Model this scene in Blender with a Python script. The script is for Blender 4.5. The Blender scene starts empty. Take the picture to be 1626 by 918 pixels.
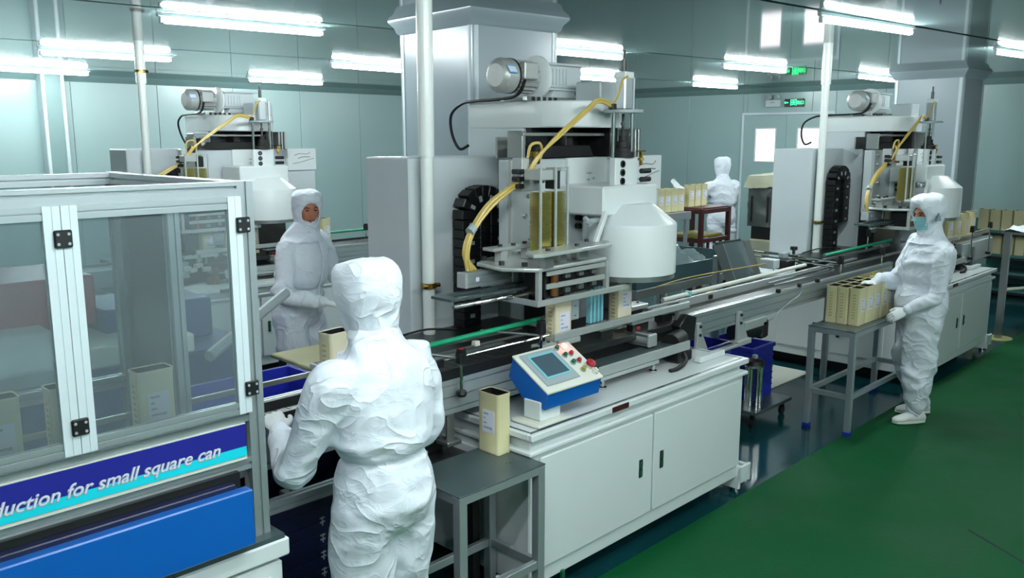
import bpy, bmesh, math, random
from math import sin, cos, pi, radians
from mathutils import Vector, Matrix, noise

random.seed(7)
C = bpy.context.scene.collection
SC = bpy.context.scene
V3 = Vector

# ------------------------------------------------------------ camera, world, exposure
cam_data = bpy.data.cameras.new('camera')
cam = bpy.data.objects.new('camera', cam_data)
C.objects.link(cam)
cam.location = (0, 0, 2.0)
cam.rotation_euler = (radians(90 - 10.07), 0, radians(-45.7))
cam_data.sensor_width = 36.0
cam_data.lens = 36.0 * 1360.0 / 1626.0
cam_data.clip_start = 0.05
cam_data.clip_end = 100
SC.camera = cam

world = bpy.data.worlds.new('world')
SC.world = world
world.use_nodes = True
world.node_tree.nodes['Background'].inputs[0].default_value = (0.55, 0.68, 0.72, 1)
world.node_tree.nodes['Background'].inputs[1].default_value = 0.25

SC.view_settings.view_transform = 'Standard'
SC.view_settings.look = 'None'
SC.view_settings.gamma = 1.0
SC.view_settings.use_curve_mapping = False
SC.view_settings.exposure = 0.95
TUBE_POWER = 95.0
TUBE_RGB = (0.90, 0.99, 1.0)
SC.cycles.max_bounces = 8
SC.cycles.diffuse_bounces = 4
SC.cycles.glossy_bounces = 4
SC.cycles.transparent_max_bounces = 12
SC.cycles.caustics_reflective = False
SC.cycles.caustics_refractive = False
SC.cycles.sample_clamp_indirect = 6.0

# ------------------------------------------------------------ materials
def lin(c):
    c /= 255.0
    return c / 12.92 if c <= 0.04045 else ((c + 0.055) / 1.055) ** 2.4

def rgb(t):
    return (lin(t[0]), lin(t[1]), lin(t[2]), 1.0)

def mat(name, col, rough=0.5, metal=0.0, var=0.06, scale=6.0, bump=0.0, bscale=40.0, emit=None, power=0.0, coat=0.0, spec=0.5, stretch=None, rvar=0.0):
    m = bpy.data.materials.new(name)
    m.use_nodes = True
    nt = m.node_tree
    b = nt.nodes['Principled BSDF']
    b.inputs['Roughness'].default_value = rough
    b.inputs['Metallic'].default_value = metal
    b.inputs['Specular IOR Level'].default_value = spec
    if coat:
        b.inputs['Coat Weight'].default_value = coat
        b.inputs['Coat Roughness'].default_value = 0.08
    base = rgb(col)
    tc = nt.nodes.new('ShaderNodeTexCoord')
    mp = nt.nodes.new('ShaderNodeMapping')
    nt.links.new(tc.outputs['Object'], mp.inputs['Vector'])
    if stretch:
        mp.inputs['Scale'].default_value = stretch
    ns = nt.nodes.new('ShaderNodeTexNoise')
    ns.inputs['Scale'].default_value = scale
    ns.inputs['Detail'].default_value = 4
    nt.links.new(mp.outputs[0], ns.inputs['Vector'])
    mx = nt.nodes.new('ShaderNodeMix')
    mx.data_type = 'RGBA'
    mx.inputs[6].default_value = tuple(min(1, c * (1 - var)) for c in base[:3]) + (1,)
    mx.inputs[7].default_value = tuple(min(1, c * (1 + var)) for c in base[:3]) + (1,)
    nt.links.new(ns.outputs['Fac'], mx.inputs[0])
    nt.links.new(mx.outputs[2], b.inputs['Base Color'])
    if rvar:
        mr = nt.nodes.new('ShaderNodeMapRange')
        mr.inputs[1].default_value = 0.3
        mr.inputs[2].default_value = 0.7
        mr.inputs[3].default_value = max(0.02, rough - rvar)
        mr.inputs[4].default_value = rough + rvar
        nt.links.new(ns.outputs['Fac'], mr.inputs[0])
        nt.links.new(mr.outputs[0], b.inputs['Roughness'])
    if bump:
        n2 = nt.nodes.new('ShaderNodeTexNoise')
        n2.inputs['Scale'].default_value = bscale
        n2.inputs['Detail'].default_value = 3
        nt.links.new(mp.outputs[0], n2.inputs['Vector'])
        bp = nt.nodes.new('ShaderNodeBump')
        bp.inputs['Strength'].default_value = bump
        bp.inputs['Distance'].default_value = 0.01
        nt.links.new(n2.outputs['Fac'], bp.inputs['Height'])
        nt.links.new(bp.outputs[0], b.inputs['Normal'])
    if emit:
        b.inputs['Emission Color'].default_value = emit + (1,)
        b.inputs['Emission Strength'].default_value = power
    return m

M = {}
M['ceiling'] = mat('ceiling_paint', (118, 140, 140), rough=0.05, var=0.03, scale=1.2, spec=0.5, bump=0.012, bscale=1.2)
M['wall'] = mat('wall_panel_paint', (152, 177, 176), rough=0.3, var=0.03, scale=1.0)
M['trim'] = mat('grey_trim', (120, 146, 145), rough=0.35)
M['pillar'] = mat('pillar_paint', (150, 164, 170), rough=0.28, var=0.03, scale=1.0)
M['alutrim'] = mat('white_aluminium_trim', (205, 218, 222), rough=0.3)
M['epoxy'] = mat('teal_epoxy', (16, 62, 68), rough=0.14, var=0.25, scale=1.5, rvar=0.06, bump=0.02, bscale=5)
M['carpet'] = mat('green_paint', (3, 78, 40), spec=0.15, rough=0.6, var=0.16, scale=2.2, bump=0.25, bscale=90, rvar=0.08)
M['joint'] = mat('dark_joint', (26, 44, 44), rough=0.7)
M['white'] = mat('white_enamel', (220, 227, 227), rough=0.28, var=0.03, scale=3)
M['whitegrey'] = mat('grey_enamel', (196, 205, 208), rough=0.3, var=0.05, scale=4)
M['ivory'] = mat('ivory_enamel', (222, 224, 212), rough=0.35, var=0.05)
M['steel'] = mat('brushed_steel', (172, 176, 174), rough=0.28, metal=0.85, var=0.08, scale=30, stretch=(1, 8, 8))
M['chrome'] = mat('chromed_steel', (215, 218, 216), rough=0.1, metal=1.0, var=0.03)
M['alu'] = mat('anodised_aluminium', (176, 185, 188), rough=0.34, metal=0.6, var=0.04, scale=12)
M['plate'] = mat('machined_plate', (196, 202, 200), rough=0.3, metal=0.45, var=0.08, scale=15)
M['tray'] = mat('tray_steel', (72, 86, 88), rough=0.3, metal=0.1, var=0.12, scale=5, rvar=0.05)
M['darksteel'] = mat('dark_steel', (62, 64, 64), rough=0.35, metal=0.6, var=0.25, scale=14)
M['black'] = mat('black_plastic', (20, 21, 23), rough=0.42, var=0.3)
M['rubber'] = mat('black_rubber', (14, 15, 16), rough=0.6, var=0.3)
M['green'] = mat('green_tube', (20, 150, 108), rough=0.3, var=0.06)
M['hose'] = mat('yellow_hose', (196, 170, 92), rough=0.3, var=0.12, scale=20)
M['gold'] = mat('gold_lid', (188, 178, 96), rough=0.22, metal=0.8, var=0.25, scale=30)
M['tin'] = mat('cream_tin', (216, 208, 164), rough=0.3, var=0.05, scale=10)
M['tinpale'] = mat('pale_tin', (224, 216, 188), rough=0.35, var=0.05, scale=10)
M['tinprint'] = mat('tin_print', (190, 180, 130), rough=0.4)
M['label'] = mat('paper_label', (222, 222, 236), rough=0.6)
M['ink'] = mat('dark_ink', (60, 60, 66), rough=0.6)
M['blue'] = mat('blue_enamel', (14, 92, 176), rough=0.3, var=0.04)
M['navy'] = mat('navy_blue', (26, 30, 134), rough=0.45, var=0.04)
M['navydark'] = mat('dark_navy_plastic', (16, 20, 58), rough=0.4, var=0.2)
M['cyan'] = mat('cyan_print', (20, 214, 228), rough=0.4, var=0.02)
M['crate'] = mat('blue_crate_plastic', (34, 44, 158), rough=0.4, var=0.1)
M['crateblue'] = mat('steel_blue_paint', (30, 66, 118), rough=0.45, var=0.15)
M['screen'] = mat('screen_glass', (34, 50, 58), rough=0.1, var=0.05, emit=(0.05, 0.09, 0.11), power=0.5)
M['screenrim'] = mat('screen_rim', (126, 190, 200), rough=0.4)
M['panelgrey'] = mat('panel_grey', (158, 168, 172), rough=0.35)
M['redlit'] = mat('lit_red_lamp', (255, 40, 40), rough=0.3, emit=(1.0, 0.06, 0.05), power=9.0)
M['red'] = mat('red_plastic', (160, 34, 44), rough=0.35)
M['greenbtn'] = mat('green_button', (22, 94, 66), rough=0.35)
M['yellowbtn'] = mat('yellow_button', (150, 140, 40), rough=0.35)
M['brass'] = mat('brass', (190, 150, 70), rough=0.2, metal=1.0)
M['copper'] = mat('copper_brown', (120, 80, 48), rough=0.4, metal=0.6)
M['beige'] = mat('beige_laminate', (196, 192, 150), rough=0.5)
M['redbrown'] = mat('dark_red_paint', (66, 22, 24), rough=0.45, var=0.2)
M['canvas'] = mat('cream_canvas', (186, 186, 160), rough=0.8, bump=0.4, bscale=18, var=0.1)
M['film'] = mat('dark_plastic_film', (84, 90, 86), rough=0.22, var=0.4, scale=3, bump=0.6, bscale=9)
M['card'] = mat('cardboard', (176, 128, 88), rough=0.8, var=0.08)
M['tealshelf'] = mat('teal_paint', (76, 132, 130), rough=0.35, var=0.12)
M['coverall'] = mat('coverall_cloth', (224, 231, 240), rough=0.62, var=0.03, scale=20, bump=0.12, bscale=60)
M['glove'] = mat('white_glove', (232, 236, 238), rough=0.6, bump=0.1, bscale=120)
M['skin'] = mat('skin', (186, 118, 92), rough=0.5, var=0.1, scale=25)
M['lips'] = mat('lips', (140, 72, 66), rough=0.5)
M['hair'] = mat('eyebrow_hair', (36, 28, 26), rough=0.7)
M['eyewhite'] = mat('eye', (70, 52, 48), rough=0.2)
M['mask'] = mat('blue_mask_cloth', (140, 200, 208), rough=0.7, bump=0.2, bscale=70)
M['mesh'] = mat('grey_mesh_cloth', (140, 158, 164), rough=0.8, bump=0.4, bscale=200)
M['shoe'] = mat('white_shoe', (222, 226, 224), rough=0.5)
M['tealdark'] = mat('dark_teal_steel', (62, 88, 92), rough=.25, metal=.3)
M['heap'] = mat('clear_film_heap', (104, 120, 122), rough=0.2, var=0.4, bump=0.5, bscale=20)
M['pvc'] = mat('white_conduit', (232, 238, 234), rough=0.25, var=0.02)
M['tube'] = mat('lit_tube', (255, 255, 255), rough=0.4, emit=TUBE_RGB, power=TUBE_POWER)
M['exitgreen'] = mat('lit_exit_green', (20, 255, 90), emit=(0.02, 1.0, 0.22), power=3.2)
M['daylight'] = mat('daylit_pane', (240, 232, 238), emit=(1.0, 0.93, 0.97), power=0.75)
M['motor'] = mat('motor_grey', (176, 180, 178), rough=0.4, metal=0.3, var=0.12, scale=14)
M['waterblue'] = mat('sticker_blue', (90, 178, 220), rough=0.4)
M['yellowfoot'] = mat('pale_yellow_plate', (186, 188, 126), rough=0.5)
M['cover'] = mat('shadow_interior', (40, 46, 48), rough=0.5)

def acrylic():
    m = bpy.data.materials.new('hazy_acrylic')  # clear acrylic with a noise-varied share of grey diffuse as haze
    m.use_nodes = True
    nt = m.node_tree
    nt.nodes.clear()
    out = nt.nodes.new('ShaderNodeOutputMaterial')
    tr = nt.nodes.new('ShaderNodeBsdfTransparent')
    tr.inputs[0].default_value = (0.80, 0.87, 0.88, 1)
    df = nt.nodes.new('ShaderNodeBsdfDiffuse')
    df.inputs[0].default_value = (0.36, 0.42, 0.44, 1)
    gl = nt.nodes.new('ShaderNodeBsdfGlossy')
    gl.inputs['Roughness'].default_value = 0.12
    gl.inputs[0].default_value = (0.7, 0.75, 0.76, 1)
    ns = nt.nodes.new('ShaderNodeTexNoise')
    ns.inputs['Scale'].default_value = 1.8
    ns.inputs['Detail'].default_value = 1
    tc = nt.nodes.new('ShaderNodeTexCoord')
    nt.links.new(tc.outputs['Object'], ns.inputs['Vector'])
    mr = nt.nodes.new('ShaderNodeMapRange')
    mr.inputs[1].default_value = 0.35
    mr.inputs[2].default_value = 0.75
    mr.inputs[3].default_value = 0.16
    mr.inputs[4].default_value = 0.26
    nt.links.new(ns.outputs['Fac'], mr.inputs[0])
    m1 = nt.nodes.new('ShaderNodeMixShader')
    nt.links.new(mr.outputs[0], m1.inputs[0])
    nt.links.new(tr.outputs[0], m1.inputs[1])
    nt.links.new(df.outputs[0], m1.inputs[2])
    fr = nt.nodes.new('ShaderNodeFresnel')
    fr.inputs[0].default_value = 1.35
    m2 = nt.nodes.new('ShaderNodeMixShader')
    nt.links.new(fr.outputs[0], m2.inputs[0])
    nt.links.new(m1.outputs[0], m2.inputs[1])
    nt.links.new(gl.outputs[0], m2.inputs[2])
    nt.links.new(m2.outputs[0], out.inputs[0])
    return m
M['acrylic'] = acrylic()
def cloth_folds(m, s1, dist):
    nt = m.node_tree
    b = nt.nodes['Principled BSDF']
    tc = nt.nodes.new('ShaderNodeTexCoord')
    mp = nt.nodes.new('ShaderNodeMapping'); mp.inputs['Scale'].default_value = (1, 1, 1.5)
    nt.links.new(tc.outputs['Object'], mp.inputs['Vector'])
    prev = None
    for sc, dd in ((s1, dist), (s1 * 2.7, dist * .16)):
        n1 = nt.nodes.new('ShaderNodeTexNoise'); n1.inputs['Scale'].default_value = sc
        n1.inputs['Detail'].default_value = 1.5; n1.inputs['Distortion'].default_value = 1.6
        nt.links.new(mp.outputs[0], n1.inputs['Vector'])
        s_ = nt.nodes.new('ShaderNodeMath'); s_.operation = 'SUBTRACT'; s_.inputs[1].default_value = .5
        ab = nt.nodes.new('ShaderNodeMath'); ab.operation = 'ABSOLUTE'
        pw = nt.nodes.new('ShaderNodeMath'); pw.operation = 'POWER'; pw.inputs[1].default_value = .6
        nt.links.new(n1.outputs['Fac'], s_.inputs[0]); nt.links.new(s_.outputs[0], ab.inputs[0]); nt.links.new(ab.outputs[0], pw.inputs[0])
        bp = nt.nodes.new('ShaderNodeBump'); bp.inputs['Strength'].default_value = .8; bp.inputs['Distance'].default_value = dd; bp.invert = True
        nt.links.new(pw.outputs[0], bp.inputs['Height'])
        if prev: nt.links.new(prev.outputs[0], bp.inputs['Normal'])
        prev = bp
    nt.links.new(prev.outputs[0], b.inputs['Normal'])
cloth_folds(M['coverall'], 3.6, .022)
ORD = ['first', 'second', 'third', 'fourth', 'fifth', 'sixth', 'seventh', 'eighth', 'ninth', 'tenth', 'eleventh', 'twelfth', 'thirteenth', 'fourteenth', 'fifteenth', 'sixteenth', 'seventeenth']
SPLIT = set('guide_post chute_side spacer frame_post press_station frame_bar inner_clamp press_finger bay_bracket guide_frame_bar cross_rod front_guide_rod far_guide_bar chute_leg clear_gauge guard_post strap slide_rail tie_rod shelf_lip magazine_top cylinder_end guide_carrier toggle_valve carton_print bracket_pair clamp_rod_pair pallet dark_board linkage frame_bars stand_legs door_frame clamp_screw'.split())
STUFFY = set('plate_bolt press_pin hinge_bolt rail_slot gearbox_rib plate_ring ink_marks pen_scribble label_print side_print white_marking carrier_bolt bracket_bolt latch crate_ribs sticker_text drag_teeth laces pictogram'.split())

# ------------------------------------------------------------ mesh builder
class MB:
    def __init__(s):
        s.bm = bmesh.new()
    def box(s, x0, x1, y0, y1, z0, z1, b=0.0, rot=None, about=None):
        if x0 > x1: x0, x1 = x1, x0
        if y0 > y1: y0, y1 = y1, y0
        if z0 > z1: z0, z1 = z1, z0
        vs = [s.bm.verts.new((x, y, z)) for x in (x0, x1) for y in (y0, y1) for z in (z0, z1)]
        fs = [(0, 1, 3, 2), (4, 6, 7, 5), (0, 4, 5, 1), (2, 3, 7, 6), (0, 2, 6, 4), (1, 5, 7, 3)]
        faces = [s.bm.faces.new([vs[i] for i in f]) for f in fs]
        if b > 0:
            b = min(b, 0.45 * min(x1 - x0, y1 - y0, z1 - z0))
            es = list({e for f in faces for e in f.edges})
            r = bmesh.ops.bevel(s.bm, geom=es, offset=b, segments=1, affect='EDGES', profile=0.5)
            vs = list({v for f in r['faces'] for v in f.verts} | {v for v in vs if v.is_valid})
        if rot:
            c = V3(about) if about else V3(((x0 + x1) / 2, (y0 + y1) / 2, (z0 + z1) / 2))
            mtx = Matrix.Translation(c) @ rot.to_4x4() @ Matrix.Translation(-c)
            for v in vs:
                v.co = mtx @ v.co
        return s
    def cyl(s, p0, p1, r0, r1=None, n=16, cap=True):
        p0, p1 = V3(p0), V3(p1)
        r1 = r0 if r1 is None else r1
        t = (p1 - p0).normalized()
        ref = V3((0, 0, 1)) if abs(t.z) < 0.9 else V3((1, 0, 0))
        u = t.cross(ref).normalized(); w = t.cross(u)
        a = []; c = []
        for i in range(n):
            d = u * cos(2 * pi * i / n) + w * sin(2 * pi * i / n)
            a.append(s.bm.verts.new(p0 + d * r0)); c.append(s.bm.verts.new(p1 + d * r1))
        for i in range(n):
            j = (i + 1) % n
            s.bm.faces.new((a[i], a[j], c[j], c[i]))
        if cap:
            s.bm.faces.new(a[::-1]); s.bm.faces.new(c)
        return s
    def tube(s, pts, r, n=10, sub=6):
        P = [V3(p) for p in pts]
        if sub > 1 and len(P) > 2:
            Q = []
            for i in range(len(P) - 1):
                a = P[max(i - 1, 0)]; b = P[i]; c = P[i + 1]; d = P[min(i + 2, len(P) - 1)]
                for k in range(sub):
                    t = k / sub
                    Q.append(0.5 * ((2 * b) + (c - a) * t + (2 * a - 5 * b + 4 * c - d) * t * t + (3 * b - a - 3 * c + d) * t ** 3))
            Q.append(P[-1]); P = Q
        prev = None; rings = []
        u = None
        for i, p in enumerate(P):
            t = (P[min(i + 1, len(P) - 1)] - P[max(i - 1, 0)]).normalized()
            if u is None:
                ref = V3((0, 0, 1)) if abs(t.z) < 0.9 else V3((1, 0, 0))
                u = t.cross(ref).normalized()
            u = (u - t * u.dot(t)).normalized()
            w = t.cross(u)
            rings.append([s.bm.verts.new(p + (u * cos(2 * pi * k / n) + w * sin(2 * pi * k / n)) * r) for k in range(n)])
        for a, b in zip(rings, rings[1:]):
            for k in range(n):
                j = (k + 1) % n
                s.bm.faces.new((a[k], a[j], b[j], b[k]))
        s.bm.faces.new(rings[0][::-1]); s.bm.faces.new(rings[-1])
        return s
    def lathe(s, prof, c, n=32, axis='z'):
        cx, cy, cz = c
        rings = []
        for r, h in prof:
            ring = []
            for k in range(n):
                a = 2 * pi * k / n
                if axis == 'z': co = (cx + r * cos(a), cy + r * sin(a), cz + h)
                elif axis == 'x': co = (cx + h, cy + r * cos(a), cz + r * sin(a))
                else: co = (cx + r * cos(a), cy + h, cz + r * sin(a))
                ring.append(s.bm.verts.new(co))
            rings.append(ring)
        for a, b in zip(rings, rings[1:]):
            for k in range(n):
                j = (k + 1) % n
                s.bm.faces.new((a[k], a[j], b[j], b[k]))
        s.bm.faces.new(rings[0][::-1]); s.bm.faces.new(rings[-1])
        return s
    def prism(s, poly, z0, z1, axis='z', b=0.0):
        def co(p, h):
            if axis == 'z': return (p[0], p[1], h)
            if axis == 'x': return (h, p[0], p[1])
            return (p[0], h, p[1])
        a = [s.bm.verts.new(co(p, z0)) for p in poly]
        c = [s.bm.verts.new(co(p, z1)) for p in poly]
        n = len(poly)
        fs = []
        for i in range(n):
            j = (i + 1) % n
            fs.append(s.bm.faces.new((a[i], a[j], c[j], c[i])))
        fs.append(s.bm.faces.new(a[::-1])); fs.append(s.bm.faces.new(c))
        if b:
            es = list({e for f in fs for e in f.edges})
            bmesh.ops.bevel(s.bm, geom=es, offset=b, segments=1, affect='EDGES')
        return s
    def rail(s, p0, p1, w, h, grooves_w=1, grooves_h=1, g=0.008, d=0.006):
        """aluminium profile between p0 and p1 (axis aligned or vertical), w across, h in the other direction, slots on every face"""
        p0, p1 = V3(p0), V3(p1)
        t = (p1 - p0).normalized()
        if abs(t.z) > 0.9:
            u = V3((1, 0, 0)); v = V3((0, 1, 0))
        else:
            v = V3((0, 0, 1)); u = t.cross(v).normalized()
        poly = []
        def side(a, bb, length, k):
            # a: start corner, bb: dir unit, inward normal
            pass
        def edge(x0, y0, dx, dy, L, k, nx, ny):
            poly.append((x0, y0))
            for i in range(k):
                c = L * (i + 0.5) / k
                for (q, dd) in ((c - g / 2, 0), (c - g / 2, d), (c + g / 2, d), (c + g / 2, 0)):
                    poly.append((x0 + dx * q + nx * dd, y0 + dy * q + ny * dd))
        edge(-w / 2, -h / 2, 1, 0, w, grooves_w, 0, 1)
        edge(w / 2, -h / 2, 0, 1, h, grooves_h, -1, 0)
        edge(w / 2, h / 2, -1, 0, w, grooves_w, 0, -1)
        edge(-w / 2, h / 2, 0, -1, h, grooves_h, 1, 0)
        a = [s.bm.verts.new(p0 + u * q[0] + v * q[1]) for q in poly]
        c = [s.bm.verts.new(p1 + u * q[0] + v * q[1]) for q in poly]
        n = len(poly)
        for i in range(n):
            j = (i + 1) % n
            s.bm.faces.new((a[i], a[j], c[j], c[i]))
        s.bm.faces.new(a[::-1]); s.bm.faces.new(c)
        return s
    def grid(s, fn, nu, nv):
        vs = [[s.bm.verts.new(fn(i / nu, j / nv)) for j in range(nv + 1)] for i in range(nu + 1)]
        for i in range(nu):
            for j in range(nv):
                s.bm.faces.new((vs[i][j], vs[i + 1][j], vs[i + 1][j + 1], vs[i][j + 1]))
        return s

LINKED = {}
INV = {}
def finish_mesh(me, m, angle=35):
    if m: me.materials.append(M[m] if isinstance(m, str) else m)
    me.polygons.foreach_set('use_smooth', [True] * len(me.polygons))
    me.set_sharp_from_angle(angle=radians(angle))

def link_mesh(name, me, parent=None, local=False):
    o = bpy.data.objects.new(name, me)
    C.objects.link(o)
    if parent is not None:
        if not local:
            me.transform(INV[parent.name])
        o.parent = parent
        INV[o.name] = INV[parent.name]
    return o

def islands(bm):
    seen = set(); out = []
    for v in bm.verts:
        if v in seen: continue
        st = [v]; seen.add(v); g = []
        while st:
            q = st.pop(); g.append(q)
            for e in q.link_edges:
                w = e.other_vert(q)
                if w not in seen: seen.add(w); st.append(w)
        out.append(g)
    return out

def part(name, mb, m, parent=None, label=None, local=False, angle=35):
    bmesh.ops.recalc_face_normals(mb.bm, faces=mb.bm.faces)
    if name in SPLIT:
        gs = islands(mb.bm)
        if len(gs) > 1:
            first = None
            for g in gs:
                idx = {v: i for i, v in enumerate(g)}
                fs = {f for v in g for f in v.link_faces}
                me = bpy.data.meshes.new(name)
                me.from_pydata([v.co[:] for v in g], [], [[idx[v] for v in f.verts] for f in fs])
                finish_mesh(me, m, angle)
                o = link_mesh(name, me, parent, local)
                if label: o['label'] = label
                first = first or o
            mb.bm.free()
            return first
    me = bpy.data.meshes.new(name)
    mb.bm.to_mesh(me); mb.bm.free()
    finish_mesh(me, m, angle)
    o = link_mesh(name, me, parent, local)
    if parent is None: INV[o.name] = Matrix.Identity(4)
    if label: o['label'] = label
    if name in STUFFY: o['kind'] = 'stuff'
    return o

def tag(o, label, cat, group=None, kind=None):
    o['label'] = label; o['category'] = cat
    if group: o['group'] = group
    if kind: o['kind'] = kind
    return o

def thing(name, label, cat, loc=(0, 0, 0), rz=0.0, group=None):
    o = bpy.data.objects.new(name, None)
    C.objects.link(o)
    o.location = loc; o.rotation_euler = (0, 0, rz)
    o.empty_display_size = 0.1
    INV[o.name] = (Matrix.Translation(V3(loc)) @ Matrix.Rotation(rz, 4, 'Z')).inverted()
    return tag(o, label, cat, group)

def thing_mesh(name, mb, m, label, cat, loc, rz=0.0, group=None):
    """single mesh thing whose vertices are given in local coordinates"""
    o = part(name, mb, m)
    o.location = loc; o.rotation_euler = (0, 0, rz)
    return tag(o, label, cat, group)

def copy_tree(o, parent=None):
    c = o.copy()
    C.objects.link(c)
    if parent is not None: c.parent = parent
    for ch in [x for x in KIDS.get(o.name, [])]:
        copy_tree(ch, c)
    return c
KIDS = {}
def index_kids():
    KIDS.clear()
    for x in bpy.data.objects:
        if x.parent: KIDS.setdefault(x.parent.name, []).append(x)

def dup(o, loc, rz=None, label=None, group=None):
    index_kids()
    c = copy_tree(o)
    c.location = loc
    if rz is not None: c.rotation_euler = (0, 0, rz)
    if label: c['label'] = label
    if group: c['group'] = group
    return c

def structure(name, mb, m, parent=None, label=None):
    o = part(name, mb, m, parent)
    if parent is None: o['kind'] = 'structure'
    if label: o['label'] = label
    return o

def rotz(a): return Matrix.Rotation(a, 3, 'Z')
def rotx(a): return Matrix.Rotation(a, 3, 'X')
def roty(a): return Matrix.Rotation(a, 3, 'Y')

# ------------------------------------------------------------ room shell
X0, X1, Y0, Y1, H = -5.0, 13.4, -4.0, 12.2, 2.8
fl = structure('floor', MB().box(X0 - .2, X1 + .2, Y0 - .2, Y1 + .2, -0.12, 0.0), 'epoxy', label='dark teal glossy epoxy floor')
cp = structure('floor_walkway', MB().box(X0, X1, Y0, 2.265, 0.0005, 0.004), 'carpet', label='green painted walkway')
# long scuffs and joints in the walkway
mb = MB()
mb.tube([(4.6, 1.2, .0042), (4.2, .5, .0042), (4.0, -.4, .0042)], 0.006, 4, 3)
mb.tube([(6.9, 1.55, .0042), (6.3, 1.15, .0042), (5.9, .6, .0042)], 0.005, 4, 3)
sc_ = part('cable_groove', mb, 'joint', fl)

ce = structure('ceiling', MB().box(X0 - .2, X1 + .2, Y0 - .2, Y1 + .2, H + .012, H + .1), 'joint')
ROT = radians(-6)
def unrot(x, y):      # ceiling-grid coordinates to world
    return (x * cos(ROT) - y * sin(ROT), x * sin(ROT) + y * cos(ROT))
def clip_poly(poly):
    def clip(P, inside, inter):
        out = []
        for i in range(len(P)):
            a = P[i]; b = P[(i + 1) % len(P)]
            ia, ib = inside(a), inside(b)
            if ia: out.append(a)
            if ia != ib: out.append(inter(a, b))
        return out
    def ix(v): return lambda a, b: (v, a[1] + (b[1] - a[1]) * (v - a[0]) / (b[0] - a[0]))
    def iy(v): return lambda a, b: (a[0] + (b[0] - a[0]) * (v - a[1]) / (b[1] - a[1]), v)
    for ins, it in ((lambda p: p[0] >= X0, ix(X0)), (lambda p: p[0] <= X1, ix(X1)), (lambda p: p[1] >= Y0, iy(Y0)), (lambda p: p[1] <= Y1, iy(Y1))):
        poly = clip(poly, ins, it)
        if len(poly) < 3: return []
    return poly
seams = [-7.27, -4.67, -2.07, 0.53, 3.13, 5.73, 8.33, 10.93, 13.53, 16.1]
for a, b in zip(seams, seams[1:]):
    for xa, xb in ((-9, 16),):
        g = 0.024
        P = clip_poly([unrot(xa + g, a + g), unrot(xb - g, a + g), unrot(xb - g, b - g), unrot(xa + g, b - g)])
        if len(P) >= 3:
            part('ceiling_panel', MB().prism(P, H, H + .012), 'ceiling', ce)

def wall(name, x0, x1, y0, y1, along, holes=()):
    w = structure(name, MB().box(x0, x1, y0, y1, 0, H + .05), 'wall')
    return w
wb = wall('wall_back', X0, X1, Y1 + .02, Y1 + .2, 'x')
wr = wall('wall_right', X1 + .02, X1 + .2, Y0, Y1 + .2, 'y')
wl = wall('wall_left', X0 - .2, X0 - .02, Y0, Y1 + .2, 'y')
wf = wall('wall_front', X0, X1, Y0 - .2, Y0 - .02, 'x')
PW = 1.15
n = int((X1 - X0) / PW)
for i in range(n):
    xa = X0 + i * PW
    part('wall_panel', MB().box(xa + .003, xa + PW - .003, Y1, Y1 + .022, 0.08, H, b=.002), 'wall', wb)
for i in range(int((Y1 - Y0) / PW)):
    ya = Y0 + i * PW
    if ya + PW > 5.95 and ya < 7.6:
        for (p, q) in ((ya, 5.96), (7.58, ya + PW)):
            if q - p > .1: part('wall_panel', MB().box(X1, X1 + .022, p + .003, q - .003, 0.08, H, b=.002), 'wall', wr)
        part('wall_panel', MB().box(X1, X1 + .022, max(ya, 5.96) + .003, min(ya + PW, 7.58) - .003, 2.40, H, b=.002), 'wall', wr)
    else:
        part('wall_panel', MB().box(X1, X1 + .022, ya + .003, ya + PW - .003, 0.08, H, b=.002), 'wall', wr)
structure('baseboard_back', MB().box(X0, X1, Y1 - .02, Y1 + .02, 0, .09, b=.006), 'alutrim')
structure('baseboard_right', MB().box(X1 - .02, X1 + .02, Y0, 5.96, 0, .09, b=.006), 'alutrim')
structure('trim_1', MB().prism([(Y1 + .02, H), (Y1 - .07, H), (Y1 - .05, H - .03), (Y1 + .0, H - .085), (Y1 + .02, H - .085)], X0, X1, axis='x'), 'trim')
structure('trim_2', MB().prism([(X1 + .02, H), (X1 - .07, H), (X1 - .05, H - .03), (X1 + .0, H - .085), (X1 + .02, H - .085)], Y0, Y1, axis='y'), 'trim')

# pilaster on the back wall
pl = structure('pilaster', MB().box(3.83, 4.03, 12.02, 12.2, 0, H), 'trim')
part('corner_strip', MB().box(3.79, 3.835, 12.0, 12.2, 0, H, b=.01), 'alutrim', pl)
part('corner_strip', MB().box(4.025, 4.07, 12.0, 12.2, 0, H, b=.01), 'alutrim', pl)

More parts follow.
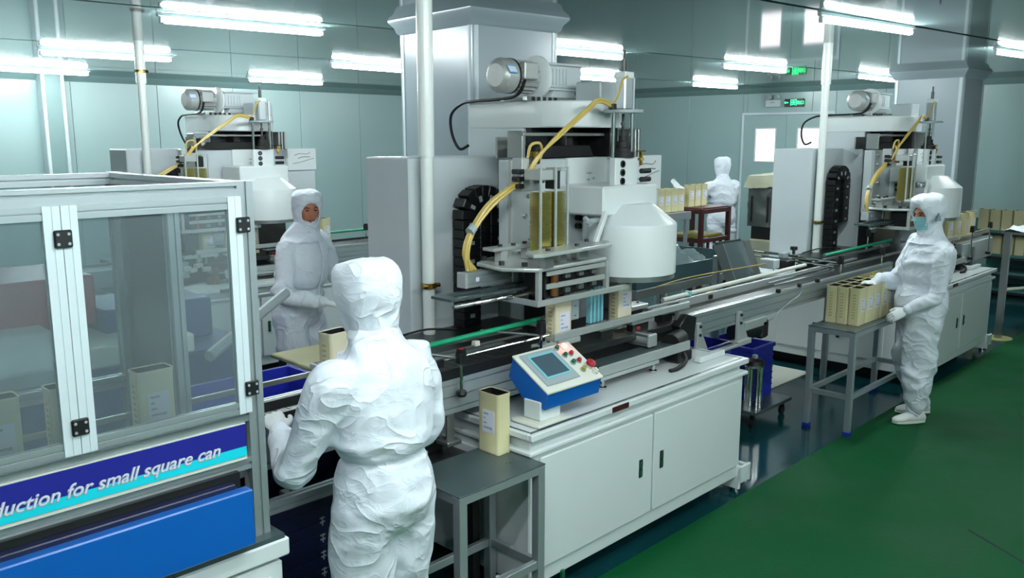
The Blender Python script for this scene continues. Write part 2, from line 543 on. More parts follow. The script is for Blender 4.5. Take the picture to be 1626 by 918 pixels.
def pillar(cx, cy, sx, sy, rz, label):
    root = thing('pillar', label, 'pillar', (cx, cy, 0), rz)
    root['kind'] = 'structure'
    del root['category']
    R = Matrix.Identity(4)
    def P(name, mb, m): return part(name, mb, m, root, local=True)
    P('shaft', MB().box(-sx / 2, sx / 2, -sy / 2, sy / 2, 0, H), 'pillar')
    for ax in (-1, 1):
        for ay in (-1, 1):
            poly = []
            r = .035
            x, y = ax * (sx / 2 + .004), ay * (sy / 2 + .004)
            poly = [(x - ax * .05, y), (x - ax * r, y)] + [(x - ax * r + ax * r * sin(t), y - ay * r + ay * r * cos(t)) for t in (0.4, 0.8, 1.2)] + [(x, y - ay * r), (x, y - ay * .05), (x - ax * .05, y - ay * .05)]
            P('corner_strip', MB().prism(poly, 0, H - .05), 'alutrim')
    e = .05
    mb = MB()
    a = sx / 2; b = sy / 2
    lo = [(-a, -b), (a, -b), (a, b), (-a, b)]
    rings = []
    for ex, z in ((.003, H - .1), (.02, H - .085), (.03, H - .05), (.06, H - .015), (.062, H)):
        rings.append([mb.bm.verts.new((px + math.copysign(ex, px), py + math.copysign(ex, py), z)) for px, py in lo])
    for r0, r1 in zip(rings, rings[1:]):
        for k in range(4):
            mb.bm.faces.new((r0[k], r0[(k + 1) % 4], r1[(k + 1) % 4], r1[k]))
    mb.bm.faces.new(rings[-1]); mb.bm.faces.new(rings[0][::-1])
    P('crown_trim', mb, 'pillar')
    return root
pillar(4.25, 4.48, .74, .82, radians(-5), 'square white pillar behind the nearest filling machine')
pillar(11.62, 3.86, .68, .82, radians(-3), 'square pale pillar at the right behind the far filling machine')

# double door in the right wall
dr = thing('door_1', 'pale teal double door with two lit panes', 'door', (X1, 6.77, 0))
del dr['category']; dr['kind'] = 'structure'
mb = MB()
mb.box(X1 - .03, X1 + .03, 5.96, 6.0, 0, 2.40, b=.004).box(X1 - .03, X1 + .03, 7.54, 7.58, 0, 2.40, b=.004).box(X1 - .03, X1 + .03, 6.0, 7.54, 2.36, 2.40, b=.004)
part('door_frame', mb, 'alutrim', dr)
for (ya, yb, wa, wb_) in ((6.004, 6.767, 6.20, 6.56), (6.773, 7.536, 6.96, 7.31)):
    mb = MB()
    x0, x1 = X1 - .012, X1 + .03
    mb.box(x0, x1, ya, wa, .01, 2.355).box(x0, x1, wb_, yb, .01, 2.355).box(x0, x1, wa, wb_, .01, 1.60).box(x0, x1, wa, wb_, 2.13, 2.355)
    d = part('door_leaf', mb, 'wall', dr)
    part('door_pane', MB().box(X1 + .002, X1 + .02, wa, wb_, 1.60, 2.13), 'daylight', d)
    mb = MB()
    mb.box(x0 - .008, x0, wa - .02, wa, 1.58, 2.15).box(x0 - .008, x0, wb_, wb_ + .02, 1.58, 2.15).box(x0 - .008, x0, wa, wb_, 1.58, 1.60).box(x0 - .008, x0, wa, wb_, 2.13, 2.15)
    part('pane_frame', mb, 'alutrim', d)
    yh = 6.70 if ya < 6.5 else 6.84
    part('door_handle', MB().tube([(x0, yh, 1.0), (x0 - .05, yh, 1.0), (x0 - .05, yh, 1.25), (x0, yh, 1.25)], .01, 8, 1), 'chrome', d)

# exit sign and emergency lamp
es = thing('exit_sign', 'black exit sign glowing green above the double door', 'sign', (X1 - .03, 6.65, 2.49))
part('housing', MB().box(X1 - .05, X1, 6.49, 6.81, 2.485, 2.61, b=.004), 'black', es)
def pict():
    mb = MB(); x0, x1 = X1 - .054, X1 - .05
    def bx(a, b, c, d): mb.box(x0, x1, a, b, c, d)
    # door outline with a running figure in it
    bx(6.60, 6.608, 2.505, 2.595); bx(6.692, 6.70, 2.505, 2.595); bx(6.60, 6.70, 2.588, 2.595)
    mb.cyl((x0, 6.652, 2.575), (x1, 6.652, 2.575), .009, n=10)
    mb.box(x0, x1, 6.638, 6.662, 2.538, 2.565, rot=rotx(radians(14)))
    mb.box(x0, x1, 6.662, 6.684, 2.548, 2.556, rot=rotx(radians(-25)))
    mb.box(x0, x1, 6.618, 6.640, 2.548, 2.556, rot=rotx(radians(35)))
    mb.box(x0, x1, 6.626, 6.648, 2.516, 2.525, rot=rotx(radians(50)))
    mb.box(x0, x1, 6.652, 6.676, 2.516, 2.525, rot=rotx(radians(-50)))
    # arrow
    bx(6.745, 6.79, 2.543, 2.557)
    mb.prism([(6.79, 2.53), (6.79, 2.57), (6.805, 2.55)], x0, x1, axis='x')
    return mb
def text_mesh(body, size, depth=0.001, shear=0.0, bold=0.0):
    cu = bpy.data.curves.new('lettering', 'FONT')
    cu.body = body; cu.size = size; cu.extrude = depth; cu.shear = shear; cu.offset = bold
    cu.resolution_u = 3
    o = bpy.data.objects.new('lettering', cu)
    C.objects.link(o)
    bpy.context.view_layer.update()
    me = bpy.data.meshes.new_from_object(o.evaluated_get(bpy.context.evaluated_depsgraph_get()))
    bpy.data.objects.remove(o)
    return me
def lettering(body, size, mtx, m, parent, name='lettering', depth=.001, shear=0, bold=0, right=False, center=False):
    me = text_mesh(body, size, depth, shear, bold)
    if len(me.vertices):
        xs = [v.co.x for v in me.vertices]
        if right: me.transform(Matrix.Translation((-max(xs), 0, 0)))
        if center: me.transform(Matrix.Translation((-(max(xs) + min(xs)) / 2, 0, 0)))
    me.transform(mtx)
    me.materials.clear(); me.materials.append(M[m])
    return link_mesh(name, me, parent)
part('pictogram', pict(), 'exitgreen', es)
FX = Matrix(((0, 0, -1, 0), (-1, 0, 0, 0), (0, 1, 0, 0), (0, 0, 0, 1)))   # text facing -X
lettering('出口', .062, Matrix.Translation((X1 - .052, 6.595, 2.525)) @ FX, 'exitgreen', es)
el = thing('emergency_lamp', 'white twin-head emergency lamp beside the exit sign', 'lamp', (X1 - .03, 7.01, 2.48))
part('battery_box', MB().box(X1 - .06, X1, 6.88, 7.14, 2.485, 2.60, b=.006), 'whitegrey', el)
part('test_label', MB().box(X1 - .063, X1 - .06, 6.98, 7.05, 2.55, 2.57), 'panelgrey', el)
for yy in (6.94, 7.08):
    hd = part('lamp_head', MB().lathe([(.0, -.02), (.03, -.02), (.042, .02), (.0, .022)], (X1 - .07, yy, 2.645), 16, 'x'), 'whitegrey', el)
    part('lens', MB().cyl((X1 - .096, yy, 2.645), (X1 - .09, yy, 2.645), .034, n=16), 'panelgrey', hd)
    part('bracket', MB().box(X1 - .05, X1 - .02, yy - .006, yy + .006, 2.59, 2.64), 'darksteel', el)

# ------------------------------------------------------------ ceiling lamps
def lamp(xa, ya, xb, yb, label):
    cx, cy = (xa + xb) / 2, (ya + yb) / 2
    L = 1.15
    a = math.atan2(yb - ya, xb - xa)
    o = thing('tube_lamp', label, 'lamp', (cx, cy, H), a, 'fluorescent tube lamps on the ceiling')
    part('batten', MB().box(-L / 2 - .03, L / 2 + .03, -.018, .018, -.024, 0, b=.004), 'whitegrey', o, local=True)
    part('lit_tube', MB().cyl((-L / 2, 0, -.048), (L / 2, 0, -.048), .017, n=12), 'tube', o, local=True)
    for s in (-1, 1):
        part('end_cap', MB().box(s * (L / 2) - .014, s * (L / 2) + .014, -.014, .014, -.066, -.02, b=.003), 'whitegrey', o, local=True)
    return o
LAMPS = [
    (2.59, 5.72, 3.70, 5.60, 'large lit tube at the top left of the picture, above the left machine'),
    (2.79, 8.70, 3.90, 8.58, 'lit tube crossed by the left white conduit'),
    (2.95, 11.05, 4.05, 11.2, 'lit tube at the left picture edge near the back wall'),
    (6.00, 10.80, 7.15, 10.81, 'lit tube above the tool head of the left rear machine'),
    (5.45, 8.00, 6.55, 8.06, 'lit tube half hidden by the left side of the near pillar'),
    (5.75, 5.33, 6.87, 5.24, 'lit tube just right of the near pillar, above the gearbox'),
    (8.5, 7.34, 9.57, 7.33, 'lit tube low behind the tool head of the near machine'),
    (8.50, 5.05, 9.58, 4.92, 'lit tube left of the mirrored exit sign'),
    (11.1, 7.11, 12.2, 7.05, 'small farthest lit tube left of the emergency lamp'),
    (5.60, 2.60, 6.65, 2.46, 'lit tube at the top right beside the right white conduit'),
    (8.72, 2.45, 9.90, 2.32, 'lit tube cut by the right picture edge'),
    (11.10, 4.67, 12.20, 4.64, 'small lit tube above the far machine motor'),
]
for l in LAMPS: lamp(*l)
for i_, (x, y) in enumerate(((0.1, 6.1), (1.5, 1.2), (-.6, 3.2), (3.0, .4), (6.2, -.6), (0, .6), (1.5, -1.4), (3, -2.9), (-.5, -3))):
    lamp(x - .57, y + .06, x + .57, y - .06, ORD[i_] + ' lit tube of the rows outside the picture')

# white conduits from the ceiling
def conduit(x, y, zsl, label, clampz):
    o = thing('conduit', label, 'pipe', (x, y, 0), 0, 'white conduits dropping from the ceiling')
    part('pipe', MB().cyl((0, 0, 0.815), (0, 0, zsl), .033, n=20), 'pvc', o, local=True)
    part('sleeve', MB().cyl((0, 0, zsl), (0, 0, H), .041, n=20), 'pvc', o, local=True)
    part('floor_flange', MB().cyl((0, 0, .803), (0, 0, .82), .06, n=20), 'pvc', o, local=True)
    if clampz:
        cl = part('clamp', MB().lathe([(.034, -.014), (.041, -.014), (.041, .014), (.034, .014)], (0, 0, clampz), 20), 'brass', o, local=True)
        part('clamp_screw', MB().cyl((-.06, -.02, clampz), (-.03, -.02, clampz), .012, n=8).cyl((.03, -.02, clampz), (.055, -.02, clampz), .012, n=8), 'brass', cl, local=True)
    return o
conduit(2.86, 3.40, 1.9, 'thick white conduit beside the near machine, centre of the picture', 1.234)
conduit(7.41, 3.40, 2.45, 'white conduit beside the far machine, at the right', 1.245)
conduit(3.16, 7.5, 2.45, 'white conduit at the left, in front of the left rear machine', 2.55)
# ------------------------------------------------------------ machine cabinets
def make_cabinet():
    t = thing('machine_cabinet', 'white two-door base cabinet under the near filling machine', 'cabinet', (3.32, 3.0, 0), 0, 'white base cabinets')
    part('cabinet_body', MB().box(2.46, 4.20, 2.30, 3.88, .10, .705, b=.006), 'white', t)
    part('dark_base', MB().box(2.60, 4.06, 2.5, 3.7, 0, .10), 'black', t)  # black block standing in for the shade in the open gap under the cabinet
    for (ya, yb, hy) in ((2.60, 3.05, 2.98), (3.09, 3.54, 3.19)):
        d = part('end_door', MB().box(2.448, 2.462, ya, yb, .18, .66, b=.003), 'white', t)
        part('end_handle', MB().box(2.440, 2.449, hy - .014, hy + .014, .32, .42, b=.002), 'black', d)
    mb = MB().box(2.44, 4.215, 2.275, 3.9, .70, .722, b=.006)
    part('flange', mb, 'white', t)
    part('tray_band', MB().box(2.465, 4.16, 2.30, 3.88, .72, .80, b=.004), 'white', t)
    mb = MB()
    mb.box(2.435, 4.19, 2.262, 2.285, .772, .802, b=.004).box(2.435, 2.455, 2.285, 3.9, .772, .802, b=.004).box(4.17, 4.19, 2.285, 3.9, .772, .802, b=.004)
    part('tray_lip', mb, 'white', t)
    part('tray_surface', MB().box(2.455, 4.17, 2.285, 3.9, .79, .7995), 'tray', t)
    part('name_plate', MB().box(2.965, 3.085, 2.2585, 2.262, .775, .80), 'redbrown', t)
    for (a, b, hx) in ((2.515, 3.322, 3.225), (3.338, 4.15, 3.398)):
        d = part('door', MB().box(a, b, 2.284, 2.30, .18, .68, b=.004), 'white', t)
        h = part('handle', MB().box(hx - .013, hx + .013, 2.279, 2.286, .385, .475, b=.002), 'darksteel', d)
        part('latch', MB().box(hx - .008, hx + .008, 2.275, 2.279, .395, .424, b=.001).box(hx - .008, hx + .008, 2.275, 2.279, .436, .465, b=.001), 'greenbtn', d)
    part('seal_strip', MB().box(3.322, 3.338, 2.292, 2.301, .18, .68), 'panelgrey', t)
    for (x, y) in ((4.24, 2.34), (2.42, 2.34), (4.24, 3.8), (2.42, 3.8)):
        s = 1 if x > 3 else -1
        mb = MB()
        mb.box(x - .065, x - .045, y - .06, y + .06, .03, .17, b=.004).box(x + .045, x + .065, y - .06, y + .06, .055, .15, b=.004)
        mb.box(x - .065, x + .065, y - .06, y - .045, .06, .16, b=.004).box(x - .065, x + .065, y + .045, y + .06, .06, .16, b=.004)
        mb.box(x - .065, x + .065, y - .05, y + .05, .10, .115)
        br = part('foot_bracket', mb, 'white', t)
        part('levelling_foot', MB().cyl((x, y, 0), (x, y, .02), .034, n=16).cyl((x, y, .02), (x, y, .18), .01, n=10).cyl((x, y, .118), (x, y, .138), .02, n=6), 'chrome', t)
    part('drain_cock', MB().box(2.66, 2.68, 2.285, 2.30, .075, .115, b=.002), 'greenbtn', t)
    return t

# ------------------------------------------------------------ filling / seaming machine head
def bolts(mb, pts, r=.008, h=.008):
    for (x, y, z) in pts:
        mb.cyl((x, y, z), (x, y, z + h), r, n=6)
    return mb

def make_machine():
    t = thing('can_seaming_machine', 'nearest white can seaming machine with motor, hoses and round hood', 'machine', (3.7, 3.4, .80), 0, 'white can seaming machines')
    # side cabinet
    a = part('side_housing', MB().box(2.79, 3.44, 3.46, 3.83, .803, 1.895, b=.008), 'whitegrey', t)
    part('column', MB().box(3.45, 4.10, 3.28, 3.72, .803, 2.05, b=.008), 'whitegrey', t)
    poly = [(3.45, 3.72), (3.45, 3.20)] + [(3.45 + .26 - .26 * cos(k * pi / 16), 3.20 - .28 * sin(k * pi / 16)) for k in range(1, 8)] + \
           [(3.71, 2.92), (3.84, 2.92)] + [(3.84 + .10 * sin(k * pi / 12), 3.02 - .10 * cos(k * pi / 12)) for k in range(1, 6)] + [(3.94, 3.02), (3.94, 3.30), (4.10, 3.32), (4.10, 3.72)]
    part('arm', MB().prism(poly, 2.05, 2.19, b=.006), 'white', t)
    part('tool_mount_block', MB().box(3.74, 3.93, 2.98, 3.16, 2.19, 2.30, b=.008), 'whitegrey', t)
    # open bay under the arm
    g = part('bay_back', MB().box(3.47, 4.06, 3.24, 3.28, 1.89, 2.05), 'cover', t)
    mb = MB().box(3.20, 3.225, 3.05, 3.16, 1.89, 2.03, b=.004).box(3.24, 3.46, 3.27, 3.285, 1.89, 2.0)
    part('bay_bracket', mb, 'steel', t)
    part('bay_bar', MB().box(3.20, 3.86, 3.04, 3.07, 2.005, 2.022, b=.003), 'steel', t)
    mb = MB().box(3.60, 3.66, 3.10, 3.24, 1.89, 2.05, b=.004).box(3.86, 3.93, 3.0, 3.24, 1.89, 2.05, b=.004)
    part('guide_post', mb, 'black', t)
    part('bay_cover', MB().prism([(3.30, 1.89), (3.34, 1.955), (3.78, 1.955), (3.82, 1.89)], 3.08, 3.2, axis='y', b=.004), 'rubber', t)
    mb = MB()
    for k in range(3): mb.box(3.93 + .03 * k, 3.95 + .03 * k, 2.9, 3.0, 1.89, 2.045, b=.003)
    part('guide_rod_group', mb, 'steel', t)['kind'] = 'stuff'
    part('valve_cap', MB().cyl((3.30, 3.16, 1.93), (3.30, 3.16, 1.99), .018, n=12), 'black', t)
    # slide housing
    sh = part('slide_housing', MB().box(3.105, 4.39, 3.06, 3.13, 1.33, 1.885, b=.006), 'whitegrey', t)
    part('slide_core', MB().box(3.46, 4.10, 3.13, 3.28, .98, 1.88), 'darksteel', t)
    part('front_cover', MB().box(3.545, 3.885, 3.035, 3.06, 1.36, 1.889, b=.003), 'white', sh)
    part('lower_cover', MB().box(3.545, 3.72, 3.02, 3.036, 1.36, 1.62, b=.003), 'white', sh)
    part('right_cover', MB().box(4.09, 4.395, 3.02, 3.06, 1.69, 1.892, b=.003), 'white', sh)
    part('right_lower_cover', MB().box(4.0, 4.385, 3.03, 3.06, 1.40, 1.685, b=.003), 'whitegrey', sh)
    lc = part('left_cover', MB().box(3.105, 3.26, 3.035, 3.06, 1.36, 1.885, b=.003), 'plate', sh)
    # pencilled notes, illegible in the picture: plain ink strokes
    mb = MB()
    for (x, z, w) in ((3.70, 1.80, .05), (3.70, 1.765, .03), (3.745, 1.77, .03), (3.70, 1.73, .028), (3.745, 1.733, .034)):
        mb.box(x, x + w, 3.0335, 3.035, z, z + .006); mb.box(x + w * .5, x + w * .5 + .004, 3.0335, 3.035, z - .008, z + .012)
    part('ink_marks', mb, 'panelgrey', sh)
    mb = MB()
    mb.tube([(4.16, 3.018, 1.83), (4.22, 3.018, 1.845), (4.30, 3.018, 1.84), (4.33, 3.018, 1.86)], .0018, 4, 3)
    mb.tube([(4.14, 3.018, 1.755), (4.22, 3.018, 1.765), (4.30, 3.018, 1.785), (4.37, 3.018, 1.80)], .0018, 4, 3)
    mb.tube([(4.20, 3.018, 1.80), (4.25, 3.018, 1.815), (4.33, 3.018, 1.812)], .0022, 4, 3)
    part('pen_scribble', mb, 'ink', sh)
    mb = MB()
    bolts(mb, [], 1)
    for (x, z) in ((3.17, 1.84), (3.17, 1.76), (3.2, 1.60), (3.17, 1.42), (3.23, 1.70), (3.24, 1.48)):
        mb.cyl((x, 3.035, z), (x, 3.02, z), .012, n=8)
    part('cover_bolt', mb, 'steel', sh)['kind'] = 'stuff'
    for z in (1.52, 1.565):
        part('black_knob', MB().cyl((3.60, 3.02, z), (3.60, 2.99, z), .016, n=12), 'black', sh)
    # hood
    hc = (3.70, 2.735)
    part('hood_neck', MB().box(3.43, 3.90, 2.70, 3.02, 1.60, 1.752, b=.01), 'white', t)
    prof = [(.115, .10), (.125, .098), (.247, 0.0), (.250, -.012), (.250, -.262), (.246, -.262), (.246, -.012), (.12, .09), (.0, .09)]
    mb = MB().lathe([(.0, .10)] + prof[:1] + prof[1:], (hc[0], hc[1], 1.555), 48)
    hd = part('hood', mb, 'white', t, angle=25)
    part('hood_lip', MB().lathe([(.236, -.29), (.244, -.29), (.244, -.255), (.236, -.255), (.236, -.29)], (hc[0], hc[1], 1.555), 48), 'steel', hd)
    part('hood_head', MB().cyl((hc[0], hc[1], 1.36), (hc[0], hc[1], 1.56), .11, n=20), 'steel', t)
    part('hood_stay', MB().box(3.36, 3.385, 2.66, 2.685, 1.46, 1.64, b=.004, rot=roty(radians(28))), 'white', t)
    part('wing_bolt', MB().cyl((3.31, 2.72, 1.585), (3.47, 2.72, 1.585), .012, n=8).cyl((3.33, 2.70, 1.57), (3.33, 2.74, 1.60), .014, n=8), 'panelgrey', t)
    # tool spindle above the hood
    sp = part('spindle_plate', MB().box(3.60, 3.795, 2.76, 2.80, 1.70, 1.892, b=.004), 'white', t)
    mb = MB()
    for z in (1.86, 1.815, 1.77):
        mb.lathe([(.012, 0), (.019, 0), (.019, -.006), (.012, -.006), (.012, 0)], (3.66, 2.76, z), 16, 'y')
    part('plate_ring', mb, 'darksteel', sp)
    for (x, z) in ((3.83, 1.82), (3.83, 1.775)):
        part('toggle_valve', MB().cyl((x - .03, 2.74, z), (x + .045, 2.74, z), .014, n=10), 'black', sp)
    part('stop_screw', MB().cyl((3.85, 2.78, 1.85), (3.85, 2.78, 1.92), .010, n=8).cyl((3.85, 2.78, 1.875), (3.85, 2.78, 1.888), .02, n=6).cyl((3.80, 2.78, 1.925), (3.89, 2.78, 1.925), .004, n=6), 'brass', sp)
    for x in (3.625, 3.785):
        part('guide_rod', MB().cyl((x, 2.80, 1.75), (x, 2.80, 2.13), .012, n=12), 'chrome', t)
    part('bellows', MB().lathe([(.0, 0), (.062, 0), (.062, .03), (.045, .032), (.045, .05), (.035, .052), (.035, .085), (.022, .087), (.022, .115), (0, .115)], (3.71, 2.80, 1.892), 20), 'rubber', t)
    part('spindle_rod', MB().cyl((3.71, 2.80, 2.0), (3.71, 2.80, 2.12), .008, n=8).cyl((3.71, 2.80, 2.06), (3.71, 2.80, 2.075), .014, n=6), 'darksteel', t)
    part('top_flange', MB().cyl((3.71, 2.80, 2.125), (3.71, 2.80, 2.14), .105, n=24), 'panelgrey', t)
    ac = part('air_cylinder', MB().box(3.675, 3.745, 2.765, 2.835, 2.14, 2.33, b=.008), 'alu', t)
    part('cylinder_cap', MB().box(3.672, 3.748, 2.762, 2.838, 2.30, 2.335, b=.004), 'white', ac)
    part('piston_rod', MB().cyl((3.71, 2.80, 2.33), (3.71, 2.80, 2.40), .014, n=10).cyl((3.71, 2.80, 2.40), (3.71, 2.80, 2.445), .008, n=8), 'darksteel', ac)
    part('side_tube', MB().cyl((3.79, 2.80, 2.14), (3.79, 2.80, 2.31), .01, n=8), 'alu', ac)
    part('air_fitting', MB().box(3.60, 3.635, 2.785, 2.815, 2.14, 2.17, b=.003), 'black', ac)
    part('red_clip', MB().box(3.745, 3.752, 2.79, 2.81, 2.27, 2.285), 'red', ac)
    # motor and gearbox on top of the arm
    my, mz = 3.31, 2.322
    mo = part('motor', MB().lathe([(0, 0), (.078, 0), (.078, .17), (0, .17)], (3.36, my, mz), 24, 'x'), 'motor', t)
    mb = MB()
    for k in range(20):
        an = 2 * pi * k / 20
        mb.box(3.37, 3.525, my - .002, my + .002, mz + .076, mz + .09, rot=rotx(an), about=(3.4, my, mz))
    part('cooling_fin', mb, 'motor', mo)['kind'] = 'stuff'
    fc = part('fan_cover', MB().lathe([(0, 0), (.06, .0), (.088, .02), (.092, .03), (.092, .105), (0, .105)], (3.265, my, mz), 28, 'x'), 'motor', mo)
    part('dark_ring', MB().lathe([(0, 0), (.094, 0), (.094, .012), (0, .012)], (3.36, my, mz), 28, 'x'), 'black', mo)
    part('sticker', MB().box(3.275, 3.33, my - .05, my + .0, mz + .0915, mz + .0935, rot=rotx(radians(58)), about=(3.3, my, mz)), 'waterblue', mo)
    part('sticker_text', MB().box(3.275, 3.33, my - .042, my - .008, mz + .0935, mz + .0943, rot=rotx(radians(58)), about=(3.3, my, mz)), 'label', mo)
    part('terminal_box', MB().box(3.385, 3.49, my - .105, my - .06, mz - .02, mz + .07, b=.006), 'motor', mo)
    fd = part('flange_disc', MB().lathe([(0, 0), (.10, 0), (.118, .012), (.118, .03), (0, .03)], (3.555, my, mz), 36, 'x'), 'white', t)
    gb = part('gearbox', MB().box(3.61, 3.90, my - .065, my + .065, mz - .055, mz + .07, b=.008), 'whitegrey', t)
    mb = MB()
    mb.box(3.60, 3.93, my - .075, my + .075, mz + .07, mz + .082, b=.003).box(3.60, 3.92, my - .075, my + .075, mz - .068, mz - .055, b=.003)
    for k in range(5): mb.box(3.645 + .028 * k, 3.655 + .028 * k, my - .072, my - .063, mz - .035, mz + .05)
    part('gearbox_rib', mb, 'whitegrey', gb)
    part('pedestal', MB().prism([(3.62, 2.19), (3.88, 2.19), (3.83, 2.27), (3.67, 2.27)], my - .06, my + .06, axis='y', b=.004), 'whitegrey', t)
    mb = MB()
    mb.box(3.40, 3.92, my - .10, my - .07, 2.19, 2.215, b=.003).box(3.40, 3.92, my + .07, my + .10, 2.19, 2.215, b=.003)
    part('slide_rail', mb, 'steel', t)
    mb = MB()
    for k in range(5): mb.box(3.44 + k * .045, 3.46 + k * .045, my - .106, my - .098, 2.192, 2.213)
    part('rail_slot', mb, 'black', t)
    part('power_cable', MB().tube([(3.40, 3.22, 2.30), (3.40, 3.30, 2.215), (3.42, 3.62, 2.20), (3.44, 3.76, 2.19), (3.46, 3.88, 2.13), (3.50, 3.92, 2.02), (3.54, 3.90, 1.93), (3.56, 3.84, 1.95)], .009, 8, 8), 'rubber', t)
    # drag chain: inverted U of links
    ch = part('drag_chain', MB().box(3.12, 3.15, 3.40, 3.44, .803, 1.5), 'black', t)
    pts = [(3.14, 0.835 + .05 * k) for k in range(16)]
    for k in range(1, 8):
        an = pi - pi * k / 8
        pts.append((3.245 + .105 * cos(an), 1.60 + .075 * sin(an)))
    pts += [(3.35, 1.595 - .05 * k) for k in range(0, 8)]
    for i, (x, z) in enumerate(pts):
        x2, z2 = pts[min(i + 1, len(pts) - 1)]; x1, z1 = pts[max(i - 1, 0)]
        an = math.atan2(x2 - x1, z2 - z1)
        w = .066
        R = roty(an)
        ab = (x, 3.42, z)
        cl_ = part('chain_link', MB().box(x - w, x + w, 3.365, 3.45, z - .0245, z + .0245, b=.004, rot=R, about=ab), 'black', ch)
        if z > .95 and i % 2 == 0: part('link_pin', MB().box(x - .016, x + .016, 3.361, 3.366, z - .010, z + .010, rot=R, about=ab), 'panelgrey', ch)
    part('chain_bracket', MB().box(3.20, 3.36, 3.37, 3.45, 1.672, 1.685, b=.003, rot=roty(radians(20))), 'alu', t)
    # valve manifold and hoses
    vm = part('valve_manifold', MB().box(3.0, 3.14, 2.86, 2.93, 1.74, 1.90, b=.004), 'plate', t)
    for k in range(3):
        part('valve_block', MB().box(2.965, 3.01, 2.85, 2.90, 1.755 + .035 * k, 1.778 + .035 * k, b=.004), 'black', vm)
    part('valve_fitting', MB().cyl((3.09, 2.86, 1.90), (3.09, 2.86, 1.93), .02, n=10).cyl((3.12, 2.83, 1.79), (3.12, 2.86, 1.79), .012, n=8).cyl((3.04, 2.85, 1.82), (3.04, 2.88, 1.82), .014, n=8), 'brass', vm)
    part('fitting_cap', MB().box(3.05, 3.12, 2.85, 2.89, 1.87, 1.91, b=.004), 'darksteel', vm)
    for k in range(2):
        d = .014 * k
        part('yellow_air_hose', MB().tube([(3.61, 2.80, 2.155 + d), (3.50, 2.80, 2.175 + d), (3.40, 2.80, 2.12 + d), (3.22, 2.82, 2.0 + d), (3.08 + d, 2.84, 1.90), (3.02 + d, 2.86, 1.80)], .008, 8, 8), 'hose', t)
    part('yellow_loop_hose', MB().tube([(3.04, 2.86, 1.90), (3.05, 2.85, 1.96), (3.10, 2.84, 1.97), (3.13, 2.85, 1.93), (3.12, 2.86, 1.88)], .007, 8, 6), 'hose', t)
    for k in range(4):
        d = .013 * (k % 2); e = .012 * (k // 2)
        part('bundled_hose', MB().tube([(3.0, 2.88 + e, 1.785 - d), (2.93, 2.88 + e, 1.755 - d), (2.80 + d, 2.89 + e, 1.68 - d), (2.70 + d, 2.90 + e, 1.56), (2.665 + d, 2.90 + e, 1.46), (2.675 + .02 * k, 2.90 + e, 1.385)], .009, 8, 8), 'hose', t)
    part('hose_tie', MB().cyl((2.69, 2.90, 1.565), (2.72, 2.905, 1.585), .022, n=10), 'panelgrey', t)
    part('tan_wire', MB().tube([(3.61, 2.80, 2.16), (3.64, 2.78, 2.22), (3.66, 2.77, 2.29), (3.69, 2.76, 2.31)], .006, 6, 6), 'hose', t)
    # lid magazines
    for (x0, nm) in ((2.965, 'lid_stack'), (3.065, 'lid_stack')):
        mb = MB()
        for k in range(56):
            z = 1.465 + k * .005
            j = random.uniform(-.0018, .0018); q = random.uniform(-.0018, .0018)
            mb.box(x0 + j, x0 + .07 + j, 2.70 + q, 2.775 + q, z, z + .0034)
        part(nm, mb, 'gold', t)['kind'] = 'stuff'
    for (x, y) in ((2.95, 2.695), (3.05, 2.69), (3.147, 2.70)):
        part('magazine_rod', MB().box(x - .006, x + .006, y - .008, y + .004, 1.45, 1.86, b=.002), 'plate', t)
    part('magazine_top', MB().box(2.95, 3.06, 2.70, 2.80, 1.80, 1.85, b=.004).box(3.10, 3.15, 2.70, 2.80, 1.84, 1.855, b=.002), 'plate', t)
    part('magazine_block', MB().box(3.075, 3.12, 2.72, 2.78, 1.755, 1.84, b=.003), 'black', t)
    # plates
    p1 = part('clamp_plate', MB().box(2.79, 3.14, 2.84, 2.92, 1.468, 1.484, b=.003), 'plate', t)
    part('plate_bolt', bolts(MB(), [(2.87, 2.88, 1.484), (3.04, 2.88, 1.484), (2.95, 2.87, 1.484)], .012, .012), 'darksteel', p1)
    part('spacer', MB().box(2.85, 2.89, 2.85, 2.90, 1.41, 1.468, b=.003).box(3.03, 3.10, 2.85, 2.90, 1.41, 1.468, b=.003), 'plate', p1)
    p2 = part('front_clamp_plate', MB().prism([(2.76, 2.56), (2.80, 2.54), (3.34, 2.57), (3.42, 2.66), (3.30, 2.76), (3.10, 2.69), (2.80, 2.65)], 1.468, 1.486, b=.003), 'plate', t)
    part('plate_bolt', bolts(MB(), [(2.90, 2.60, 1.486), (3.13, 2.62, 1.486), (3.30, 2.70, 1.486)], .012, .012), 'darksteel', p2)
    part('spacer', MB().box(2.86, 2.92, 2.58, 2.63, 1.41, 1.468, b=.003).box(2.98, 3.04, 2.60, 2.65, 1.42, 1.468, b=.01).box(3.12, 3.20, 2.60, 2.66, 1.42, 1.468, b=.01), 'steel', p2)
    p3 = part('octagon_plate', MB().prism([(2.74, 2.74), (2.84, 2.60), (3.36, 2.62), (3.42, 2.76), (3.42, 3.03), (2.93, 3.03), (2.78, 2.95)], 1.392, 1.41, b=.003), 'plate', t)
    part('plate_bolt', bolts(MB(), [(2.80, 2.80, 1.41), (2.84, 2.69, 1.41), (2.90, 2.64, 1.41), (2.86, 2.98, 1.41)], .014, .02), 'darksteel', p3)
    # frame below the plate
    mb = MB()
    for (x, y) in ((2.86, 2.62), (3.36, 2.62), (3.36, 2.95)): mb.box(x - .012, x + .012, y - .012, y + .012, 1.235, 1.392, b=.002)
    part('frame_post', mb, 'plate', t)
    mb = MB()
